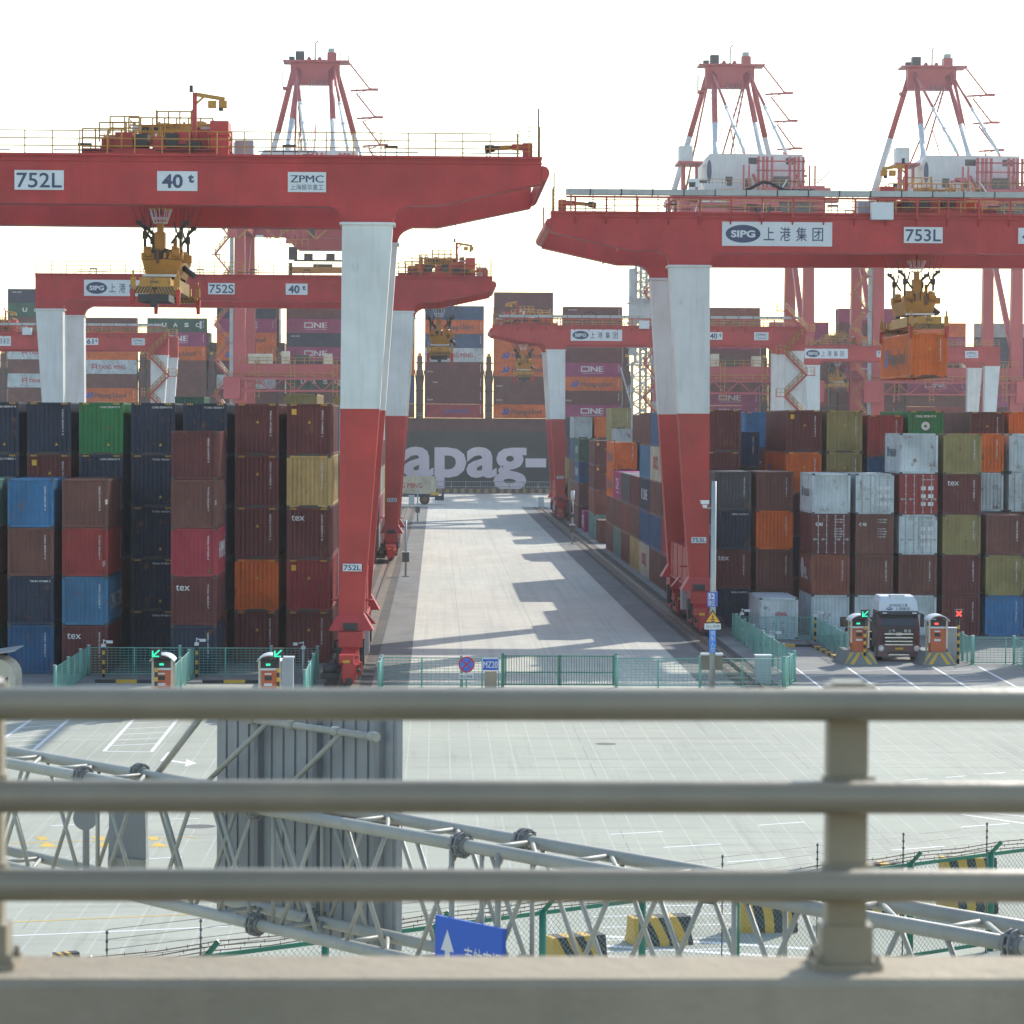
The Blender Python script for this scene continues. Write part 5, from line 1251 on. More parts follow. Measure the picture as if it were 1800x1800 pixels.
# kiosks
def kiosk(label, x, y, lit, wd=1.1, island=True):
    t = thing('gate_kiosk', label, 'kiosk', (x, y, 0), group='ticket kiosks at the gates'); z0 = .72
    b = MB(); b.hexa([(x - .95, y - .6, 0), (x + .95, y - .6, 0), (x + .95, y + 3.2, 0), (x - .95, y + 3.2, 0), (x - .72, y - .35, z0), (x + .72, y - .35, z0), (x + .72, y + 3.2, z0), (x - .72, y + 3.2, z0)], 0)
    n = Vector((0, -.72, .25)).normalized()
    def fp(u, v): return (x + u * (.95 - .23 * v), y - .6 + .25 * v - .006, z0 * v + .002)
    for s_ in (-1, 1):
        for a in (.0, .52): b.poly([fp(s_ * (a + .42), .06), fp(s_ * (a + .68) if a + .68 < 1 else s_ * .99, .06), fp(s_ * (a + .26) if a else s_ * .0 + s_ * .22, .96), fp(s_ * (a if a else .0), .96)], 1)
    b.build('island', [mat('island_grey', (.17, .19, .19), .7), HYEL], t)
    hw = wd / 2
    b = MB(); b.box(x - hw + .15, y, z0, x + hw - .12, y + .9, z0 + 1.32); b.box(x - hw + .17, y - .012, z0 + .75, x + hw - .14, y, z0 + 1.28); b.build('body', ORNG, t)
    b = MB(); b.box(x - .2, y - .02, z0 + 1.12, x + .12, y - .012, z0 + 1.19); b.box(x - .22, y - .02, z0 + .6, x + .14, y - .012, z0 + .72); b.box(x - hw + .1, y - .03, z0 + 1.32, x + hw - .08, y + .9, z0 + 1.42, 0)
    b.box(x - .2, y - .03, z0 + .86, x + .12, y - .013, z0 + 1.06, 1); b.box(x - hw + .08, y + .02, z0 + 1.42, x + hw - .06, y + .85, z0 + 1.75, 1); b.build('panel', [SIGNW, DARK], t)
    b = MB(); b.box(x - hw + .36, y - .02, z0 + 1.53, x - hw + .56, y + .02, z0 + 1.63); b.build('lamp', LED_G if lit == 'g' else LED_R, t)
    b = MB()
    for s_ in (-1, 1): b.box(x + s_ * (hw - .06) - .05, y - .06, z0 + (.5 if s_ < 0 else .2), x + s_ * (hw - .06) + .05, y + .02, z0 + 1.8); b.box(x + s_ * (hw - .06) - .05, y + .88, z0, x + s_ * (hw - .06) + .05, y + .98, z0 + 1.8)
    b.build('frame_post', CREAM, t)
    b = MB(); n = 10; v = []
    for i in range(n + 1):
        a = R(35 + 110 * i / n); rr_ = hw / math.cos(R(35)) * 1.1; cz = z0 + 1.78 - rr_ * math.sin(R(35))
        v.append((x + rr_ * math.cos(a), cz + rr_ * math.sin(a)))
    b.prism(v + [(u, z - .06) for u, z in v[::-1]], 'y', y - .35, y + 1.2); b.prism([v[1]] + v[2:-1] + [(v[-2][0], v[-2][1] - .03), (v[1][0], v[1][1] - .03)], 'y', y + .1, y + .12, 1); b.build('arched_roof', [SIGNW, SHRED], t)
    return t
def led_pole(label, x, y, h, sym, M):
    t = thing('lane_signal', label, 'signal', (x, y, 0), group='lane signals on striped poles'); zb = .72
    b = MB(); n = int((h - .4) / .22)
    b.tube((x, y, 0), (x, y, h - .3), .075, 10, 0)
    for i in range(n):
        z = .3 + .42 * i
        if z > h - .7: break
        b.tube((x, y, z), (x, y, z + .2), .078, 10, 1, cap=False)
    b.build('pole', [HBLK, HYEL], t)
    b = MB(); b.box(x - .23, y - .1, h - .42, x + .23, y + .1, h); b.prism([(x - .25, h), (x + .25, h), (x + .25, h + .03), (x - .25, h + .03)], 'y', y - .25, y + .1); hd = b.build('signal_head', DARK, t)
    b = MB(); yy = y - .115; zc = h - .21
    if sym == 'x':
        for k in (-1, 1): b.beam((x - .14, yy, zc - k * .14), (x + .14, yy, zc + k * .14), .01, .09, 0, up=(1, 0, -k))
    else: b.beam((x + .16, yy, zc + .15), (x - .12, yy, zc - .11), .01, .07, 0, up=(1, 0, -1)); b.box(x - .18, yy - .005, zc - .17, x + .14, yy + .005, zc - .11); b.box(x - .18, yy - .005, zc - .17, x - .11, yy + .005, zc + .12)
    b.build('led_symbol', M, hd); return t
kiosk('orange kiosk with green lamp left of the lorry', fx(1517, 156), 156, 'g'); led_pole('striped pole with green arrow left of the lorry', fx(1526, 155.6), 155.6, W(1526, 1072, 155.6).z, 'a', LED_G)
kiosk('orange kiosk with red lamp right of the lorry', fx(1656, 156), 156, 'r'); led_pole('striped pole with red cross light right of the lorry', fx(1692, 156.5), 156.5, W(1692, 1072, 156.5).z, 'x', LED_R)
kiosk('orange kiosk with arched roof at far left behind the bridge rail', fx(288, 128), 128, 'g', 1.0); led_pole('striped pole with green arrow at the far left kiosk', fx(277, 127.6), 127.6, W(277, 1140, 127.6).z, 'a', LED_G)
kiosk('orange kiosk with arched roof nearer the left crane foot', fx(475, 128), 128, 'g', 1.0); led_pole('striped pole with green arrow near the left crane foot', fx(491, 127.6), 127.6, W(491, 1140, 127.6).z, 'a', LED_G)
# camera poles
def cam_pole(label, x, y, h, striped=True, arm=.5):
    t = thing('camera_pole', label, 'camera pole', (x, y, 0), group='camera poles at the gates')
    b = MB(); b.tube((x, y, 0), (x, y, h), .07, 8, 0)
    if striped:
        for i in range(int(h / .5)): b.tube((x, y, .2 + .5 * i), (x, y, .42 + .5 * i), .073, 8, 1, cap=False)
    b.build('pole', [HBLK if striped else STEEL, HYEL], t)
    b = MB(); b.box(x - .11, y - .11, h, x + .11, y + .11, h + .16); b.tube((x, y, h + .16), (x, y, h + .4), .03, 6); b.tube((x, y, h + .36), (x + arm, y, h + .3), .03, 6); b.box(x + arm - .05, y - .08, h + .2, x + arm + .28 * (1 if arm > 0 else -1), y + .08, h + .34); b.build('camera', SIGNW, t)
for lb, px, yy, h, st, arm in (('striped camera pole in front of the tex container at far left', 185, 146.5, 1.6, True, .2), ('striped camera pole in front of the lone front stack', 348, 146.5, 1.7, True, .2), ('grey camera pole beside the nearest crane foot at left', 535, 145.5, 1.6, False, -.25),
                               ('striped camera pole left of the low white container', 1308, 171.5, 1.7, True, .2), ('dark camera pole between the low white container and the kiosk', 1438, 171.5, 1.6, True, .25), ('short grey camera stand in front of the low white container', 1358, 164, .9, False, .4)):
    cam_pole(lb, fx(px, yy), yy, h, st, arm)
# striped kerbs of the lanes
def kerb(label, p, q, wd=.35, h=.16):
    p, q = Vector((*p, 0)), Vector((*q, 0)); d = q - p; n = max(2, int(d.length / 1.0)); b = MB(); nn = Vector((-d.y, d.x, 0)).normalized() * wd / 2
    for i in range(n):
        a, c = p.lerp(q, i / n), p.lerp(q, (i + 1) / n); k = i % 2
        b.hexa([a - nn, a + nn, c + nn, c - nn, a - nn + UZ * h, a + nn + UZ * h, c + nn + UZ * h, c - nn + UZ * h], k)
    tag(b.build('lane_kerb', [HBLK, HYEL]), label, 'kerb', 'striped kerbs of the gate lanes')
kerb('striped kerb curving from the low white container to the lorry kiosk', (23.2, 157.0), (22.9, 168)); kerb('striped kerb across before the low white container', (19.5, 168.3), (22.9, 168.3))
kerb('striped kerb right of the lorry lane', (28.0, 157), (28.0, 168)); kerb('striped kerb across the lane behind the left kiosk', (-17.5, 143.5), (-13.2, 143.5)); kerb('striped kerb across the lane behind the kiosk near the crane', (-12.0, 143.5), (-7.6, 143.5))
sheet('island_pavement', 22.95, 157.2, 25.0, 172, .10, STRIP, .1)
# lorry
def lorry(x, y):
    t = thing('lorry', 'maroon lorry with white roof fairing driving out between the kiosks', 'lorry', (x, y + 6, 0))
    PT = mat('lorry_maroon', (.085, .014, .02), .3, var=.05, streak=.12); CH = mat('chrome', (.70, .72, .74), .2, .9, streak=.05); hw = 1.2
    b = MB()
    b.hexa([(x - hw, y, .75), (x + hw, y, .75), (x + hw, y + 2.2, .75), (x - hw, y + 2.2, .75), (x - hw, y - .02, 1.9), (x + hw, y - .02, 1.9), (x + hw, y + 2.2, 1.9), (x - hw, y + 2.2, 1.9)])
    b.hexa([(x - hw, y - .02, 1.9), (x + hw, y - .02, 1.9), (x + hw, y + 2.2, 1.9), (x - hw, y + 2.2, 1.9), (x - hw + .1, y + .22, 2.85), (x + hw - .1, y + .22, 2.85), (x + hw - .06, y + 2.2, 2.85), (x - hw + .06, y + 2.2, 2.85)])
    b.build('cab', PT, t)
    b = MB(); q = [(-hw + .1, 0.0), (hw - .1, 0.0)]
    b.hexa([(x - 1.12, y + .12, 2.84), (x + 1.12, y + .12, 2.84), (x + 1.14, y + 2.2, 2.84), (x - 1.14, y + 2.2, 2.84), (x - 1.08, y + .3, 3.35), (x + 1.08, y + .3, 3.35), (x + 1.1, y + 2.2, 3.4), (x - 1.1, y + 2.2, 3.4)])
    b.hexa([(x - 1.08, y + .3, 3.35), (x + 1.08, y + .3, 3.35), (x + 1.1, y + 2.2, 3.4), (x - 1.1, y + 2.2, 3.4), (x - .95, y + .62, 3.66), (x + .95, y + .62, 3.66), (x + 1.0, y + 2.2, 3.7), (x - 1.0, y + 2.2, 3.7)])
    b.box(x - .4, y + .5, 3.56, x + .4, y + 1.2, 3.76); rf = b.build('roof_fairing', SIGNW, t)
    u, v = UX, Vector((0, .33, 1)).normalized(); b = MB()
    b.text('600018', (x, y + .195, 3.1), u, v, .17, 0, .0, 'c', 1.05); b.text('上港集团', (x + .22, y + .13, 2.90), u, v, .15, 0, .0, 'c', .85); b.disc((x - .52, y + .145, 2.98), u, v, .19, .085, 20, 0); b.text('SIPG', (x - .52, y + .13, 2.955), u, v, .06, 1, .04, 'c', .26)
    b.build('lettering', [SIGNB, SIGNW], rf)
    b = MB(); b.hexa([(x - 1.0, y - .045, 1.98), (x + 1.0, y - .045, 1.98), (x + 1.0, y + .1, 1.98), (x - 1.0, y + .1, 1.98), (x - .98, y + .15, 2.66), (x + .98, y + .15, 2.66), (x + .98, y + .3, 2.66), (x - .98, y + .3, 2.66)]); b.build('windscreen', GLASS, t)
    b = MB(); b.hexa([(x - 1.1, y - .28, 2.68), (x + 1.1, y - .28, 2.68), (x + 1.1, y + .25, 2.68), (x - 1.1, y + .25, 2.68), (x - 1.1, y - .1, 2.86), (x + 1.1, y - .1, 2.86), (x + 1.1, y + .25, 2.86), (x - 1.1, y + .25, 2.86)])
    for s_ in (-1, 1): b.box(x + s_ * .85 - .12, y - .3, 2.73, x + s_ * .85 + .12, y - .1, 2.79, 1)
    b.build('sun_visor', [DARK, SIGNW], t)
    b = MB(); b.box(x - .92, y - .05, .95, x + .92, y + .05, 1.9); b.build('grille', DARK, t)
    b = MB()
    for z, w_ in ((1.56, .83), (1.35, .80), (1.14, .77), (.95, .80)): b.box(x - w_, y - .1, z - .035, x + w_, y - .04, z + .03)
    b.hexa([(x - .62, y - .2, .34), (x + .62, y - .2, .34), (x + .62, y - .1, .34), (x - .62, y - .1, .34), (x - .58, y - .2, .42), (x + .58, y - .2, .42), (x + .58, y - .1, .42), (x - .58, y - .1, .42)])
    for i in range(20): b.tube((x + .19 * math.cos(R(18 * i)), y - .12, 1.55 + .12 * math.sin(R(18 * i))), (x + .19 * math.cos(R(18 * i + 18)), y - .12, 1.55 + .12 * math.sin(R(18 * i + 18))), .018, 5)
    b.beam((x - .08, y - .12, 1.48), (x - .02, y - .12, 1.62), .02, .04); b.beam((x + .02, y - .12, 1.48), (x + .08, y - .12, 1.62), .02, .04); b.box(x - .06, y - .125, 1.54, x + .06, y - .115, 1.565)
    b.build('chrome_trim', CH, t)
    b = MB()
    for px_, ch in ((-.52, '上'), (-.3, '港'), (.38, '物'), (.6, '流')): b.text(ch, (x + px_, y - .06, 1.66), UX, UZ, .13, 0, .02, 'c', .17)
    b.build('lettering', [TXTW], t)
    b = MB(); b.hexa([(x - 1.22, y - .16, .28), (x + 1.22, y - .16, .28), (x + 1.22, y + .5, .28), (x - 1.22, y + .5, .28), (x - 1.24, y - .08, .94), (x + 1.24, y - .08, .94), (x + 1.24, y + .5, .94), (x - 1.24, y + .5, .94)]); b.box(x - .7, y - .17, .44, x + .7, y - .1, .54, 1); b.build('bumper', [PT, DARK], t)
    for s_ in (-1, 1):
        b = MB(); b.disc((x + s_ * 1.02, y - .175, .74), UX, UZ, .17, .16, 16, 0); b.tube((x + s_ * 1.02, y - .17, .74), (x + s_ * 1.02, y - .1, .74), .17, 14, 1); b.disc((x + s_ * 1.02, y - .18, .74), UX, UZ, .07, .07, 10, 1); b.build('headlight', [SIGNW, CH], t)
        b = MB(); b.box(x + s_ * 1.36 - .1, y + .05, 1.95, x + s_ * 1.36 + .1, y + .25, 2.7); b.beam((x + s_ * 1.15, y + .2, 2.72), (x + s_ * 1.36, y + .15, 2.7), .05, .06); b.build('mirror', DARK, t)
    b = MB(); b.box(x - .23, y - .185, .66, x + .23, y - .165, .79); b.build('number_plate', HYEL, t)
    b = MB(); b.box(x - .45, y + 2.2, .6, x + .45, y + 14.5, 1.0); b.box(x - 1.2, y + 3.2, 1.1, x - .95, y + 14.8, 1.42); b.box(x + .95, y + 3.2, 1.1, x + 1.2, y + 14.8, 1.42)
    for k in range(5): b.box(x - 1.2, y + 3.2 + 2.85 * k, 1.12, x + 1.2, y + 3.5 + 2.85 * k, 1.4)
    for s_ in (-1, 1):
        for k in range(6): b.beam((x + s_ * 1.08, y + 3.6 + 1.8 * k, 1.12), (x + s_ * .5, y + 4.2 + 1.8 * k, .8), .1, .1)
    b.box(x - 1.2, y + 14.6, .9, x + 1.2, y + 14.85, 1.5); b.build('trailer_frame', RUST, t)
    for yy in (.85, 4.0, 5.3, 11.2, 12.5):
        for s_ in (-1, 1):
            b = MB(); b.tube((x + s_ * 1.2, y + yy, .5), (x + s_ * .85, y + yy, .5), .5, 20); wh_ = b.build('wheel', BLACK, t)
            b = MB(); b.tube((x + s_ * 1.215, y + yy, .5), (x + s_ * 1.0, y + yy, .5), .28, 14); b.build('rim', STEEL, wh_)
    b = MB(); b.hexa([(x - .95, y - .035, 2.5), (x + .95, y - .035, 2.5), (x + .95, y + .1, 2.5), (x - .95, y + .1, 2.5), (x - .95, y + .02, 2.64), (x + .95, y + .02, 2.64), (x + .95, y + .2, 2.64), (x - .95, y + .2, 2.64)])
    for q in (-.5, .45): b.beam((x + q - .35, y - .07, 2.0), (x + q + .3, y - .02, 2.12), .02, .02)
    b.build('wiper', DARK, t)
lorry(fx(1584, 158) + .1, 158.2)
# trailer with a white container at the far end of the lane
ty = 462.0; tx = fx(767, ty)
t = thing('yard_trailer', 'dark yard trailer crossing the far end of the lane under a white container', 'trailer', (tx - 6, ty + 1.2, 0))
b = MB(); b.box(tx - 13, ty + .1, 1.25, tx + .3, ty + 2.3, 1.75); b.box(tx - .9, ty - .1, 1.55, tx + .5, ty + 2.5, 2.0, 1); b.box(tx - .2, ty, .7, tx + 1.3, ty + .4, 1.5); b.box(tx + .9, ty, .7, tx + 1.3, ty + 2.4, 1.9); b.build('chassis', [mat('chassis_blue', (.03, .05, .09), .6), HYEL], t)
for q in (-1.9, -10.5):
    for yy in (ty + .0, ty + 1.9): b = MB(); b.tube((tx + q, yy, .85), (tx + q, yy + .5, .85), .85, 20); wh_ = b.build('wheel', BLACK, t); b = MB(); b.tube((tx + q, yy - .02, .85), (tx + q, yy + .3, .85), .45, 14); b.build('rim', RUST, wh_)
container(tx - 12.2, ty + 1.22, 1.78, 'cream', L40, 2.896, 'white container with red lettering riding on the trailer at the far lane end', 'containers on a trailer', '', False, ('ym', 1), R(-90))
for i_ in range(8, 13):                # blocks go on beyond the picture edges
    for n_ in range(4 + i_ % 2):
        for y_ in ((184.2, 191) if i_ > 8 else (184.2,)): to_mass(cR(i_) , y_, n_ * 2.591, rr.choice(pal), L20, 2.591, 0)
for i_ in range(-4, 0):
    for n_ in range(5):
        for y_ in (155.5, 168.3): to_mass(cL(i_), y_, n_ * 2.896, rr.choice(pal), L40, 2.896, 0)
if mass.v: tag(mass.build('container_mass', [PAINT[c] for c in mcol]), 'other stacked containers deep inside the yard blocks and the ship', 'containers', kind='stuff')
# sea wall: striped barrier and railing at the quay
b = MB(); n = 60; xw = -14
for i in range(n):
    x = xw + .75 * i; b.hexa([(x, 541, .02), (x + .75, 541, .02), (x + .75, 541.6, .02), (x, 541.6, .02), (x, 541.1, .85), (x + .75, 541.1, .85), (x + .75, 541.5, .85), (x, 541.5, .85)], i % 2)
tag(b.build('quay_barrier', [mat('hazed_black', (.07, .065, .06), .7), mat('hazed_yellow', (.26, .19, .08), .7)]), 'long black and yellow striped barrier along the quay under the ship', 'barrier')  # stripe contrast lowered in the colours to imitate distance haze
t = thing('quay_railing', 'grey railing behind the striped barrier at the quay', 'railing', (3, 542.5, 0))
b = MB(); b.rail((-14, 542.5, 0), (31, 542.5, 0), 2.2, 2.9, .07, (1., .55)); b.rail((-14, 542.5, 0), (31, 542.5, 0), 2.1, .48, .02, (.3,)); b.build('rail_panel', STEEL, t)
# signal posts beside the lane
def lane_post(label, px, base, top, lamp=False):
    c = G(px, base); x, y = c.x, c.y; h = W(px, top, y).z
    t = thing('signal_post', label, 'post', (x, y, 0), group='grey posts along the lane shoulders')
    b = MB(); b.box(x - .3, y - .3, .02, x + .3, y + .3, .12); b.tube((x, y, .1), (x, y, h), .1, 10); b.build('pole', STEEL, t)
    b = MB(); b.box(x - .3, y - .15, 1.3, x + .3, y + .4, 2.15); b.box(x - .34, y - .18, 2.15, x + .34, y + .44, 2.22, 1); b.build('junction_box', [mat('box_brown', (.10, .095, .085), .7), SIGNW], t)
    if lamp: b = MB(); b.tube((x, y - .1, h - .9), (x, y - .1, h + .1), .22, 12); b.tube((x - .1, y - .1, h - 2.3), (x - .1, y - .1, h - 1.3), .15, 8, 1); b.box(x - .3, y - .15, h - 2.9, x + .2, y + .1, h - 2.5, 1); b.build('lamp_head', [SIGNW, DARK], t)
lane_post('grey post with a brown box on the left shoulder, nearer one', 713, 1014, 915)
lane_post('grey post on the left shoulder at the far lane end', 734, 918, 850)
lane_post('grey post with a white lamp head on the right shoulder', 1006, 957, 864, True)
# cream machine at the left picture edge
t = thing('cream_booth', 'cream rounded booth with a sloping grey roof at the left picture edge', 'booth', (fx(5, 136), 136, 0)); x = fx(5, 136); y = 136
b = MB(); pts = [(-2.2, 0), (.72, 0), (.72, .9)] + [(.72 - .95 * (1 - math.cos(R(a))), .9 + .95 * math.sin(R(a))) for a in range(15, 91, 15)] + [(-2.2, 1.95)]
b.prism([(x + u, z) for u, z in pts], 'y', y, y + 2.2); b.build('shell', CREAM, t)
b = MB(); b.prism([(x - 2.3, 1.75), (x + .75, 2.25), (x + .78, 2.32), (x - 2.3, 1.9)], 'y', y - .5, y + 2.5); b.build('roof', STEEL, t)
b = MB(); b.poly([(x - .2, y - .01, .4), (x + .35, y - .01, .4), (x + .35, y - .01, 1.0)]); b.build('vent', DARK, t)
# ------------------------------------------------------------------ foreground: pipe gantry with its sign, perimeter fence, barriers
def on_level(px, py, z): return G(px, py, z)
ZU, ZL = 8.0, 6.36
A0, A1 = on_level(20, 1321, ZU), on_level(1793, 1630, ZU)
dT = (A1 - A0).normalized(); nT = Vector((-dT.y, dT.x, 0)) * -.86
if nT.y > 0: nT = -nT
LT = (A1 - A0).length
s0, s1 = -10.0, LT + 9.0
tr = thing('pipe_gantry', 'grey pipe truss gantry slanting across below the bridge', 'gantry', A0.lerp(A1, .5) - UZ * ZU)
TP = mat('gantry_paint', (.33, .325, .28), .5, var=.1, streak=.25)
def TPt(s_, side, z): 
    p = A0 + dT * s_ + (nT if side else Vector((0, 0, 0))); p.z = z; return p
for side in (0, 1):
    for z in (ZU, ZL):
        b = MB(); b.tube(TPt(s0, side, z), TPt(s1, side, z), .084, 14); b.build('chord', TP, tr)
sj = (on_level(925, 1478, ZU) - A0).dot(dT); step = (sj - (on_level(260, 1359, ZU) - A0).dot(dT)) / 2
for k in range(-4, 5):
    for side in (0, 1):
        for z in (ZU, ZL):
            b = MB(); p = TPt(sj + k * step - side * .25, side, z)
            b.tube(p - dT * .05, p - dT * .02, .17, 12); b.tube(p + dT * .02, p + dT * .05, .17, 12)
            for i in range(8): a = R(45 * i); e = UZ * math.cos(a) * .145 + nT.normalized() * math.sin(a) * .145; b.tube(p + e - dT * .09, p + e + dT * .09, .02, 5)
            b.tube(p - dT * .12, p + dT * .12, .11, 10); b.build('flange', mat('flange_dark', (.20, .20, .19), .6), tr)
np_ = int((s1 - s0) / (step / 3)); w_ = step / 3; base = sj - 40 * w_
k0 = int((s0 - base) / w_) + 1; k1 = int((s1 - base) / w_) - 1
for k in range(k0, k1):
    a, c = base + k * w_ + .3, base + (k + 1) * w_ - .3; b = MB()
    for side in (0, 1):
        if k % 3 == 1: b.tube(TPt(a - .3 + .15, side, ZU), TPt(a - .3 + .15, side, ZL), .032, 8)
        b.tube(TPt(a, side, ZU), TPt(c, side, ZL), .032, 8)
        if side or k % 2: b.tube(TPt(a, side, ZL), TPt(c, side, ZU), .032, 8)
    for z in (ZU, ZL):
        b.tube(TPt(a - .15, 0, z), TPt(a - .15, 1, z), .036, 8); b.tube(TPt(a - .15, 0, z), TPt(c, 1, z), .03, 8)
    b.build('web_bracing', TP, tr)
for s_ in (s0 + .5, s1 - .5):
    b = MB()
    for side in (0, 1): p = TPt(s_, side, 0); b.tube((p.x, p.y, 0), (p.x, p.y, ZU + .3), .2, 14)
    b.build('column', TP, tr)
# big ribbed panel seen from behind
off = -nT.normalized() * .42
def s_at(px, o, z=7.2):               # place along the gantry that shows at column px
    lo, hi = -8.0, 40.0
    for _ in range(50):
        m_ = (lo + hi) / 2; p = A0 + dT * m_ + o; p.z = z
        if p.y < 1: hi = m_; continue
        if proj(p)[0] < px: lo = m_
        else: hi = m_
    return lo
def pan(px): return s_at(px, off)
sa, sb = pan(386), pan(699)
pn = thing('ribbed_sign_panel', 'large grey ribbed panel, back of a traffic board on the pipe gantry', 'sign panel', A0 + dT * (sa + sb) / 2 + off - UZ * (ZU - 6.0), group=None)
PG = mat('panel_grey', (.25, .265, .27), .5, var=.08, streak=.3)
zt_, zb_ = W(440, 1240, 40.5).z, 6.05
b = MB(); P = lambda s_, o, z: Vector((*(A0 + dT * s_ + off + nT.normalized() * o).xy, z))
n = 15
for i in range(n):
    a, c = sa + (sb - sa) * i / n, sa + (sb - sa) * (i + 1) / n; m_ = a + (c - a) * .78
    b.hexa([P(a, .05, zb_), P(m_, .05, zb_), P(m_, -.08, zb_), P(a, -.08, zb_), P(a, .05, zt_), P(m_, .05, zt_), P(m_, -.08, zt_), P(a, -.08, zt_)])
    b.hexa([P(m_, .02, zb_), P(c, .02, zb_), P(c, -.08, zb_), P(m_, -.08, zb_), P(m_, .02, zt_), P(c, .02, zt_), P(c, -.08, zt_), P(m_, -.08, zt_)])
b.build('ribbed_sheet', PG, pn)
b = MB()
for i in (4, 9, 14): a = sa + (sb - sa) * i / n; b.hexa([P(a - .05, .16, zb_ - .1), P(a + .05, .16, zb_ - .1), P(a + .05, .05, zb_ - .1), P(a - .05, .05, zb_ - .1), P(a - .05, .16, zt_), P(a + .05, .16, zt_), P(a + .05, .05, zt_), P(a - .05, .05, zt_)])
b.build('stiffener', mat('panel_dark_grey', (.19, .20, .205), .5), pn)
b = MB(); zz = W(565, 1282, 39.5).z; b.tube(P(pan(430), .3, zz), P(sb - .1, .3, zz), .05, 10)
for px in (470, 540, 620, 685): p = P(pan(px), .3, zz); b.tube(p - dT * .08, p + dT * .08, .07, 8)
for px in (430, 560): b.tube(P(pan(px + 70), .3, zz), P(pan(px - 40), .3, ZU), .04, 8)
b.tube(P(sa - 1.3, .35, 7.9), P(sa + .3, .35, zt_ - .05), .05, 8); b.build('support_pipe', TP, pn)
# small items hung on the gantry at left
t = thing('round_sign_back', 'round grey back of a traffic sign on the gantry at left', 'sign', on_level(150, 1440, 7.0) - UZ * .6); c = W(150, 1438, 43.2)
b = MB(); b.tube(c, c + UY * .05, .19, 24); b.tube((c.x, c.y + .1, c.z - .9), (c.x, c.y + .1, c.z + .8), .055, 10); b.build('disc', PG, t)
t = thing('hanging_cabinet', 'tapering grey cabinet hung on the gantry left of the ribbed panel', 'cabinet', W(222, 1520, 42) - UZ * .1); q = [W(x_, y_, 42) for x_, y_ in ((192, 1410), (255, 1410), (257, 1526), (190, 1526))]
b = MB(); b.hexa([q[3], q[2], q[2] + UY * .4, q[3] + UY * .4, q[0], q[1], q[1] + UY * .4, q[0] + UY * .4]); b.build('housing', PG, t)
b = MB(); b.hexa([q[3] + Vector((0, -.05, -.1)), q[2] + Vector((0, -.05, -.1)), q[2] + Vector((0, .2, -.1)), q[3] + Vector((0, .2, -.1)), q[3] + Vector((0, -.05, .18)), q[2] + Vector((0, -.05, .12)), q[2] + Vector((0, .2, .12)), q[3] + Vector((0, .2, .18))]); b.build('lower_flap', TP, t)
# blue direction board
o_ = nT + nT.normalized() * .16
sA = s_at(768, o_, 6.8)
Y0 = (A0 + dT * sA + o_).y; sB = s_at(886, o_, 6.8); BW = sB - sA
t = thing('direction_board', 'blue direction board with white arrow fixed to the gantry', 'sign', A0 + dT * (sA + .67) + o_ - UZ * 2.4)
Q = lambda s_, o, z: Vector((*(A0 + dT * (sA + s_) + o_ + nT.normalized() * o).xy, z))
ztp = W(768, 1608, Y0).z; zbt = ztp - 1.35
b = MB(); b.hexa([Q(0, .03, zbt), Q(BW, .03, zbt), Q(BW, -.03, zbt), Q(0, -.03, zbt), Q(0, .03, ztp), Q(BW, .03, ztp), Q(BW, -.03, ztp), Q(0, -.03, ztp)]); b.build('panel', BLUE, t)
b = MB()
ar = [(.20, .62), (.30, .62), (.30, .92), (.38, .92), (.25, 1.2), (.12, .92), (.20, .92)]
b.poly([Q(u, .034, zbt + z) for u, z in ar])
b.text('直航直提', Q(.94, .034, zbt + .72), dT, UZ, .26, 0, .0, 'c', .72); b.text('前方道路左转', Q(.7, .034, zbt + .36), dT, UZ, .15, 0, .0, 'c', 1.1)
b.build('lettering', [TXTW], t)
for s_ in (.2, 1.1): 
    b = MB(); b.tube(Q(s_, -.08, zbt), Q(s_, -.08, ZU), .04, 8); b.build('bracket', TP, t)
# perimeter fence with barbed wire and a shock wire behind it
FH = 2.5
pF = [(363, 1669), (515, 1658), (733, 1634), (920, 1602), (1102, 1584), (1278, 1560), (1440, 1540), (1600, 1521), (1742, 1500), (1890, 1480)]
e0, e1 = G(363, 1680, FH), G(1742, 1500, FH); dF = (e1 - e0).normalized(); nF = Vector((-dF.y, dF.x, 0)); 
if nF.y < 0: nF = -nF
fl = thing('perimeter_fence', 'green chain link fence with barbed wire crossing the road edge', 'fence', (*e0.lerp(e1, .5).xy, 0))
LF = (e1 - e0).length; npst = 8; spn = LF / npst
for i in range(-2, npst + 4):
    c = e0 + dF * spn * i; b = MB(); b.tube((c.x, c.y, 0), (c.x, c.y, FH + .05), .085, 10); p = Vector((c.x, c.y, FH)); b.beam(p, p + UZ * .32 + dF * .16 - nF * .22, .1, .1); b.build('post', GREEND, fl)
f0, f1 = e0 - dF * spn * 2, e0 + dF * spn * (npst + 3); f0.z = f1.z = 0
b = MB()
for z in (.2, FH - .02): b.beam(f0 + UZ * z, f1 + UZ * z, .05, .09)
b.build('frame_rail', GREEND, fl)
b = MB(); Lf = (f1 - f0).length; hh = FH - .25
for i in range(-int(hh / .14), int(Lf / .14)):
    for k in (-1, 1):
        a, c = i * .14, i * .14 + hh
        za, zc_ = (.2, .2 + hh) if k > 0 else (.2 + hh, .2)
        if a < 0: za += k * -a; a = 0
        if c > Lf: zc_ -= k * (c - Lf); c = Lf
        if c > a: b.tube(f0 + dF * a + UZ * za, f0 + dF * c + UZ * zc_, .0055, 3, cap=False)
b.build('chain_link', mat('chain_link_wire', (.22, .30, .27), .5, .3), fl)
b = MB()
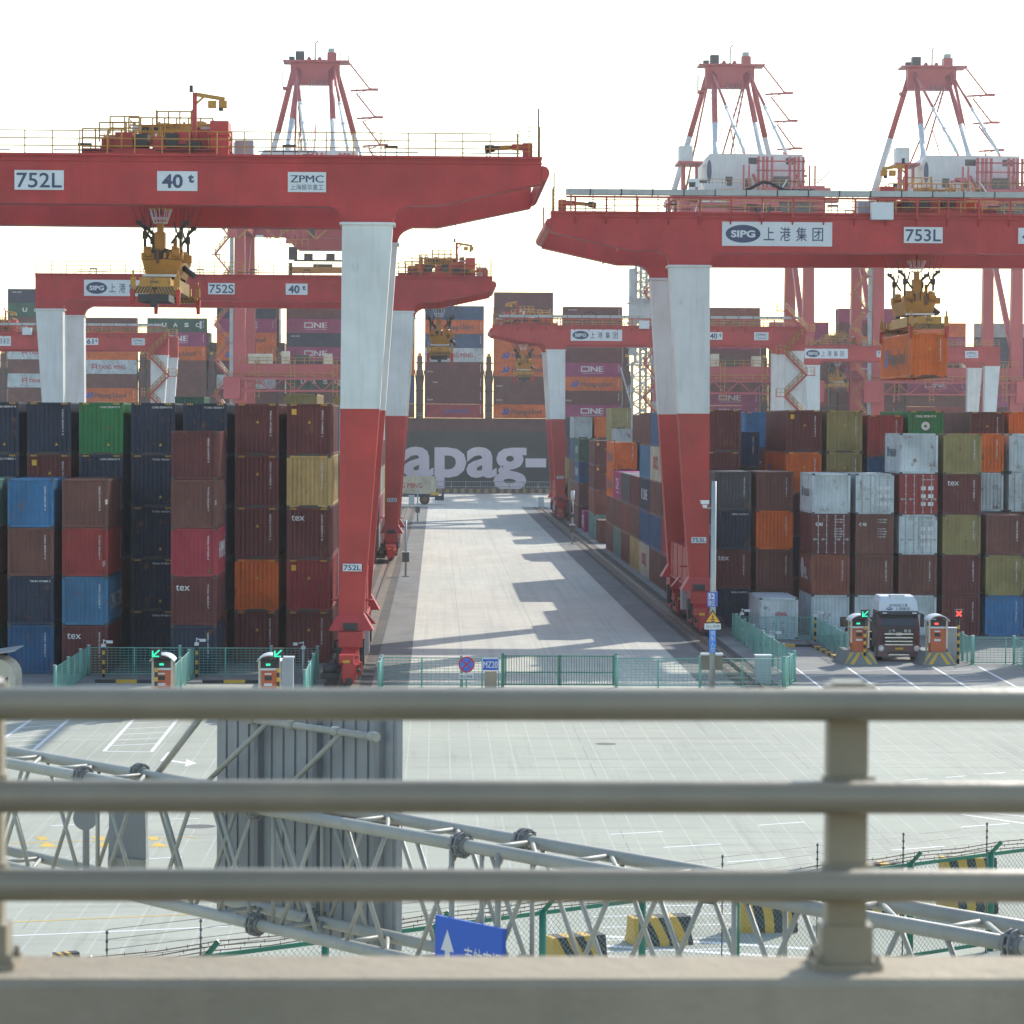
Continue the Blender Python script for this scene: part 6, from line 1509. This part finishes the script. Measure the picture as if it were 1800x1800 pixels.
for j in range(3):
    o = dF * .16 * (j + 1) / 3 - nF * .22 * (j + 1) / 3 + UZ * (FH + .32 * (j + 1) / 3)
    prev = None
    for i in range(-2, npst + 3):
        a, c = e0 + dF * spn * i, e0 + dF * spn * (i + 1); a.z = c.z = 0; m_ = (a + c) / 2 + o - UZ * .05; b.tube(a + o, m_, .012, 4); b.tube(m_, c + o, .012, 4)
        for q in range(6): p = (a + o).lerp(c + o, q / 6 + .08) - UZ * .03; b.tube(p - UZ * .04, p + UZ * .04, .008, 3)
b.build('barbed_wire', RUST, fl)
sh = thing('shock_fence', 'thin dark insulator poles with fine wires above the green fence', 'fence', (*(e0.lerp(e1, .5) + nF * .6).xy, 0))
for px in (188, 353, 1270, 1437, 1588, 1735):
    c = G(px, 1500 + (px - 1270) * -.124 + 10, FH + .75); c.z = 0; b = MB(); b.tube(c, c + UZ * (FH + .85), .018, 6)
    for i in range(5): b.tube(c + UZ * (FH + .1 + .17 * i), c + UZ * (FH + .15 + .17 * i), .032, 6)
    b.build('pole', mat('pole_grey', (.10, .105, .105), .6), sh)
b = MB(); c0, c1 = G(188, 1634, FH + .75), G(1735, 1452, FH + .75)
for i in range(4): o = UZ * (i * .2 - .6); b.tube(c0 + o, c1 + o, .008, 3)
b.build('wire', DARK, sh)
# striped concrete blocks
def block(label, px, py, wd, h, rz=0.0, d=1.0):
    c = G(px, py); t = thing('concrete_barrier', label, 'barrier', (c.x, c.y, 0), rz, 'striped barriers on the road')
    b = MB(); prof = [(-d * .5, 0), (d * .5, 0), (d * .5, h * .12), (d * .36, h * .3), (d * .27, h), (-d * .27, h), (-d * .36, h * .3), (-d * .5, h * .12)]
    n = 6; o = b
    sh_ = .25
    for i in range(n):
        a, e = -wd / 2 + wd * i / n, -wd / 2 + wd * (i + 1) / n
        k = i % 2; sk = sh_ if 0 < i else 0; sk2 = sh_ if i < n - 1 else 0
        vs = [(a - (sk if z > h * .5 else 0) * 0 + (-.12 if z > h * .5 else .12) * (1 if i else 0), y, z) for y, z in prof] + [(e + (-.12 if z > h * .5 else .12) * (1 if i < n - 1 else 0), y, z) for y, z in prof]
        m8 = len(prof)
        b.add(vs, [tuple(range(m8))[::-1], tuple(range(m8, 2 * m8))] + [(j, (j + 1) % m8, m8 + (j + 1) % m8, m8 + j) for j in range(m8)], k)
    me_off = [(v[0], v[1], v[2]) for v in b.v]
    me = bpy.data.meshes.new('block'); me.from_pydata(me_off, [], b.f); me.materials.append(HYEL); me.materials.append(HBLK); me.polygons.foreach_set('material_index', b.m); me.update()
    ob = bpy.data.objects.new('block', me); col.objects.link(ob); ob.parent = t
block('striped barrier behind the bridge post, left one with its top above the lowest rail', 1347, 1634, 1.5, 1.45, R(4))
block('striped barrier partly hidden by the bridge post', 1535, 1612, 1.5, 1.5, R(4))
block('striped barrier at the right standing behind the green fence', 1700, 1601, 1.5, 1.5, R(4))
block('low tilted striped barrier right of the blue board', 1010, 1692, 1.45, .7, R(22))
block('low striped barrier between the green fence posts', 1158, 1657, 1.55, .7, R(14))
block('small low striped barrier at far left behind the parapet', 116, 1704, .6, .42, R(25), .5)

# ------------------------------------------------------------------ bridge railing and parapet the picture is taken over
RYD = 7.93; PYD = 8.06
def rl(px, py, Y): return W(px, py, Y)
br = thing('bridge_railing', 'grey steel pipe railing of the bridge across the whole foreground', 'railing', (0, PYD, 11.84))
for cy, r in ((1237, .0475), (1399.5, .0475), (1555, .0475)):
    b = MB(); pl_, pr_ = rl(0, cy, RYD), rl(1800, cy + 2.5, RYD); d = pr_ - pl_; b.tube(pl_ - d * 2.2, pr_ + d * 2.2, r, 28); b.build('rail', RAILG, br)
ZP = rl(900, 1722, 7.85).z
for k in range(-2, 4):
    x = rl(1487, 1400, PYD).x + 2.50 * (k - 1)
    ztop = rl(1487, 1197, PYD).z
    b = MB(); b.box(x - .057, PYD - .045, ZP + .03, x + .057, PYD + .045, ztop - .02)
    b.box(x - .074, PYD - .058, ZP + .01, x + .074, PYD + .058, ZP + .125)
    b.prism([(x - .06, ztop - .022), (x + .06, ztop - .022), (x + .045, ztop), (x - .045, ztop)], 'y', PYD - .045, PYD + .045)
    for cy in (1237, 1399.5, 1555): zc = rl(1487, cy + 1, RYD).z; b.box(x - .075, PYD - .07, zc - .03, x + .075, PYD - .02, zc + .049)
    po = b.build('post', RAILG, br)
    b = MB(); b.box(x - .1, PYD - .085, ZP, x + .1, PYD + .085, ZP + .016)
    for q in (-.085, .085):
        for s_ in (-.07, .07): b.tube((x + q, PYD + s_, ZP + .016), (x + q, PYD + s_, ZP + .024), .016, 6); b.tube((x + q, PYD + s_, ZP + .024), (x + q, PYD + s_, ZP + .045), .009, 6)
    b.build('base_plate', RAILG, po)
b = MB(); xx = 14
b.prism([(7.84, 8.0), (8.2, 8.0), (8.2, ZP), (7.862, ZP), (7.84, ZP - .02)], 'x', -xx, xx)
o = b.build('bridge_parapet', CONC); tag(o, 'grey concrete parapet under the bridge railing along the bottom of the view', 'parapet')
sheet('bridge_deck', -14, -6, 14, 8.2, 10.9, mat('bridge_deck_surface', (.12, .11, .095), .9), .6)

# ------------------------------------------------------------------ haze between the camera and the far ship
b = MB(); b.box(-260, -14, -3.7, 330, 640, 96)
M = bpy.data.materials.new('haze'); M.use_nodes = True; n_ = M.node_tree.nodes; n_.remove(n_['Principled BSDF'])
pv = n_.new('ShaderNodeVolumePrincipled'); pv.inputs['Color'].default_value = (.93, .95, 1, 1); pv.inputs['Density'].default_value = HAZE_D; pv.inputs['Anisotropy'].default_value = .4
M.node_tree.links.new(pv.outputs[0], n_['Material Output'].inputs['Volume'])
hz = b.build('haze', M); hz['kind'] = 'stuff'
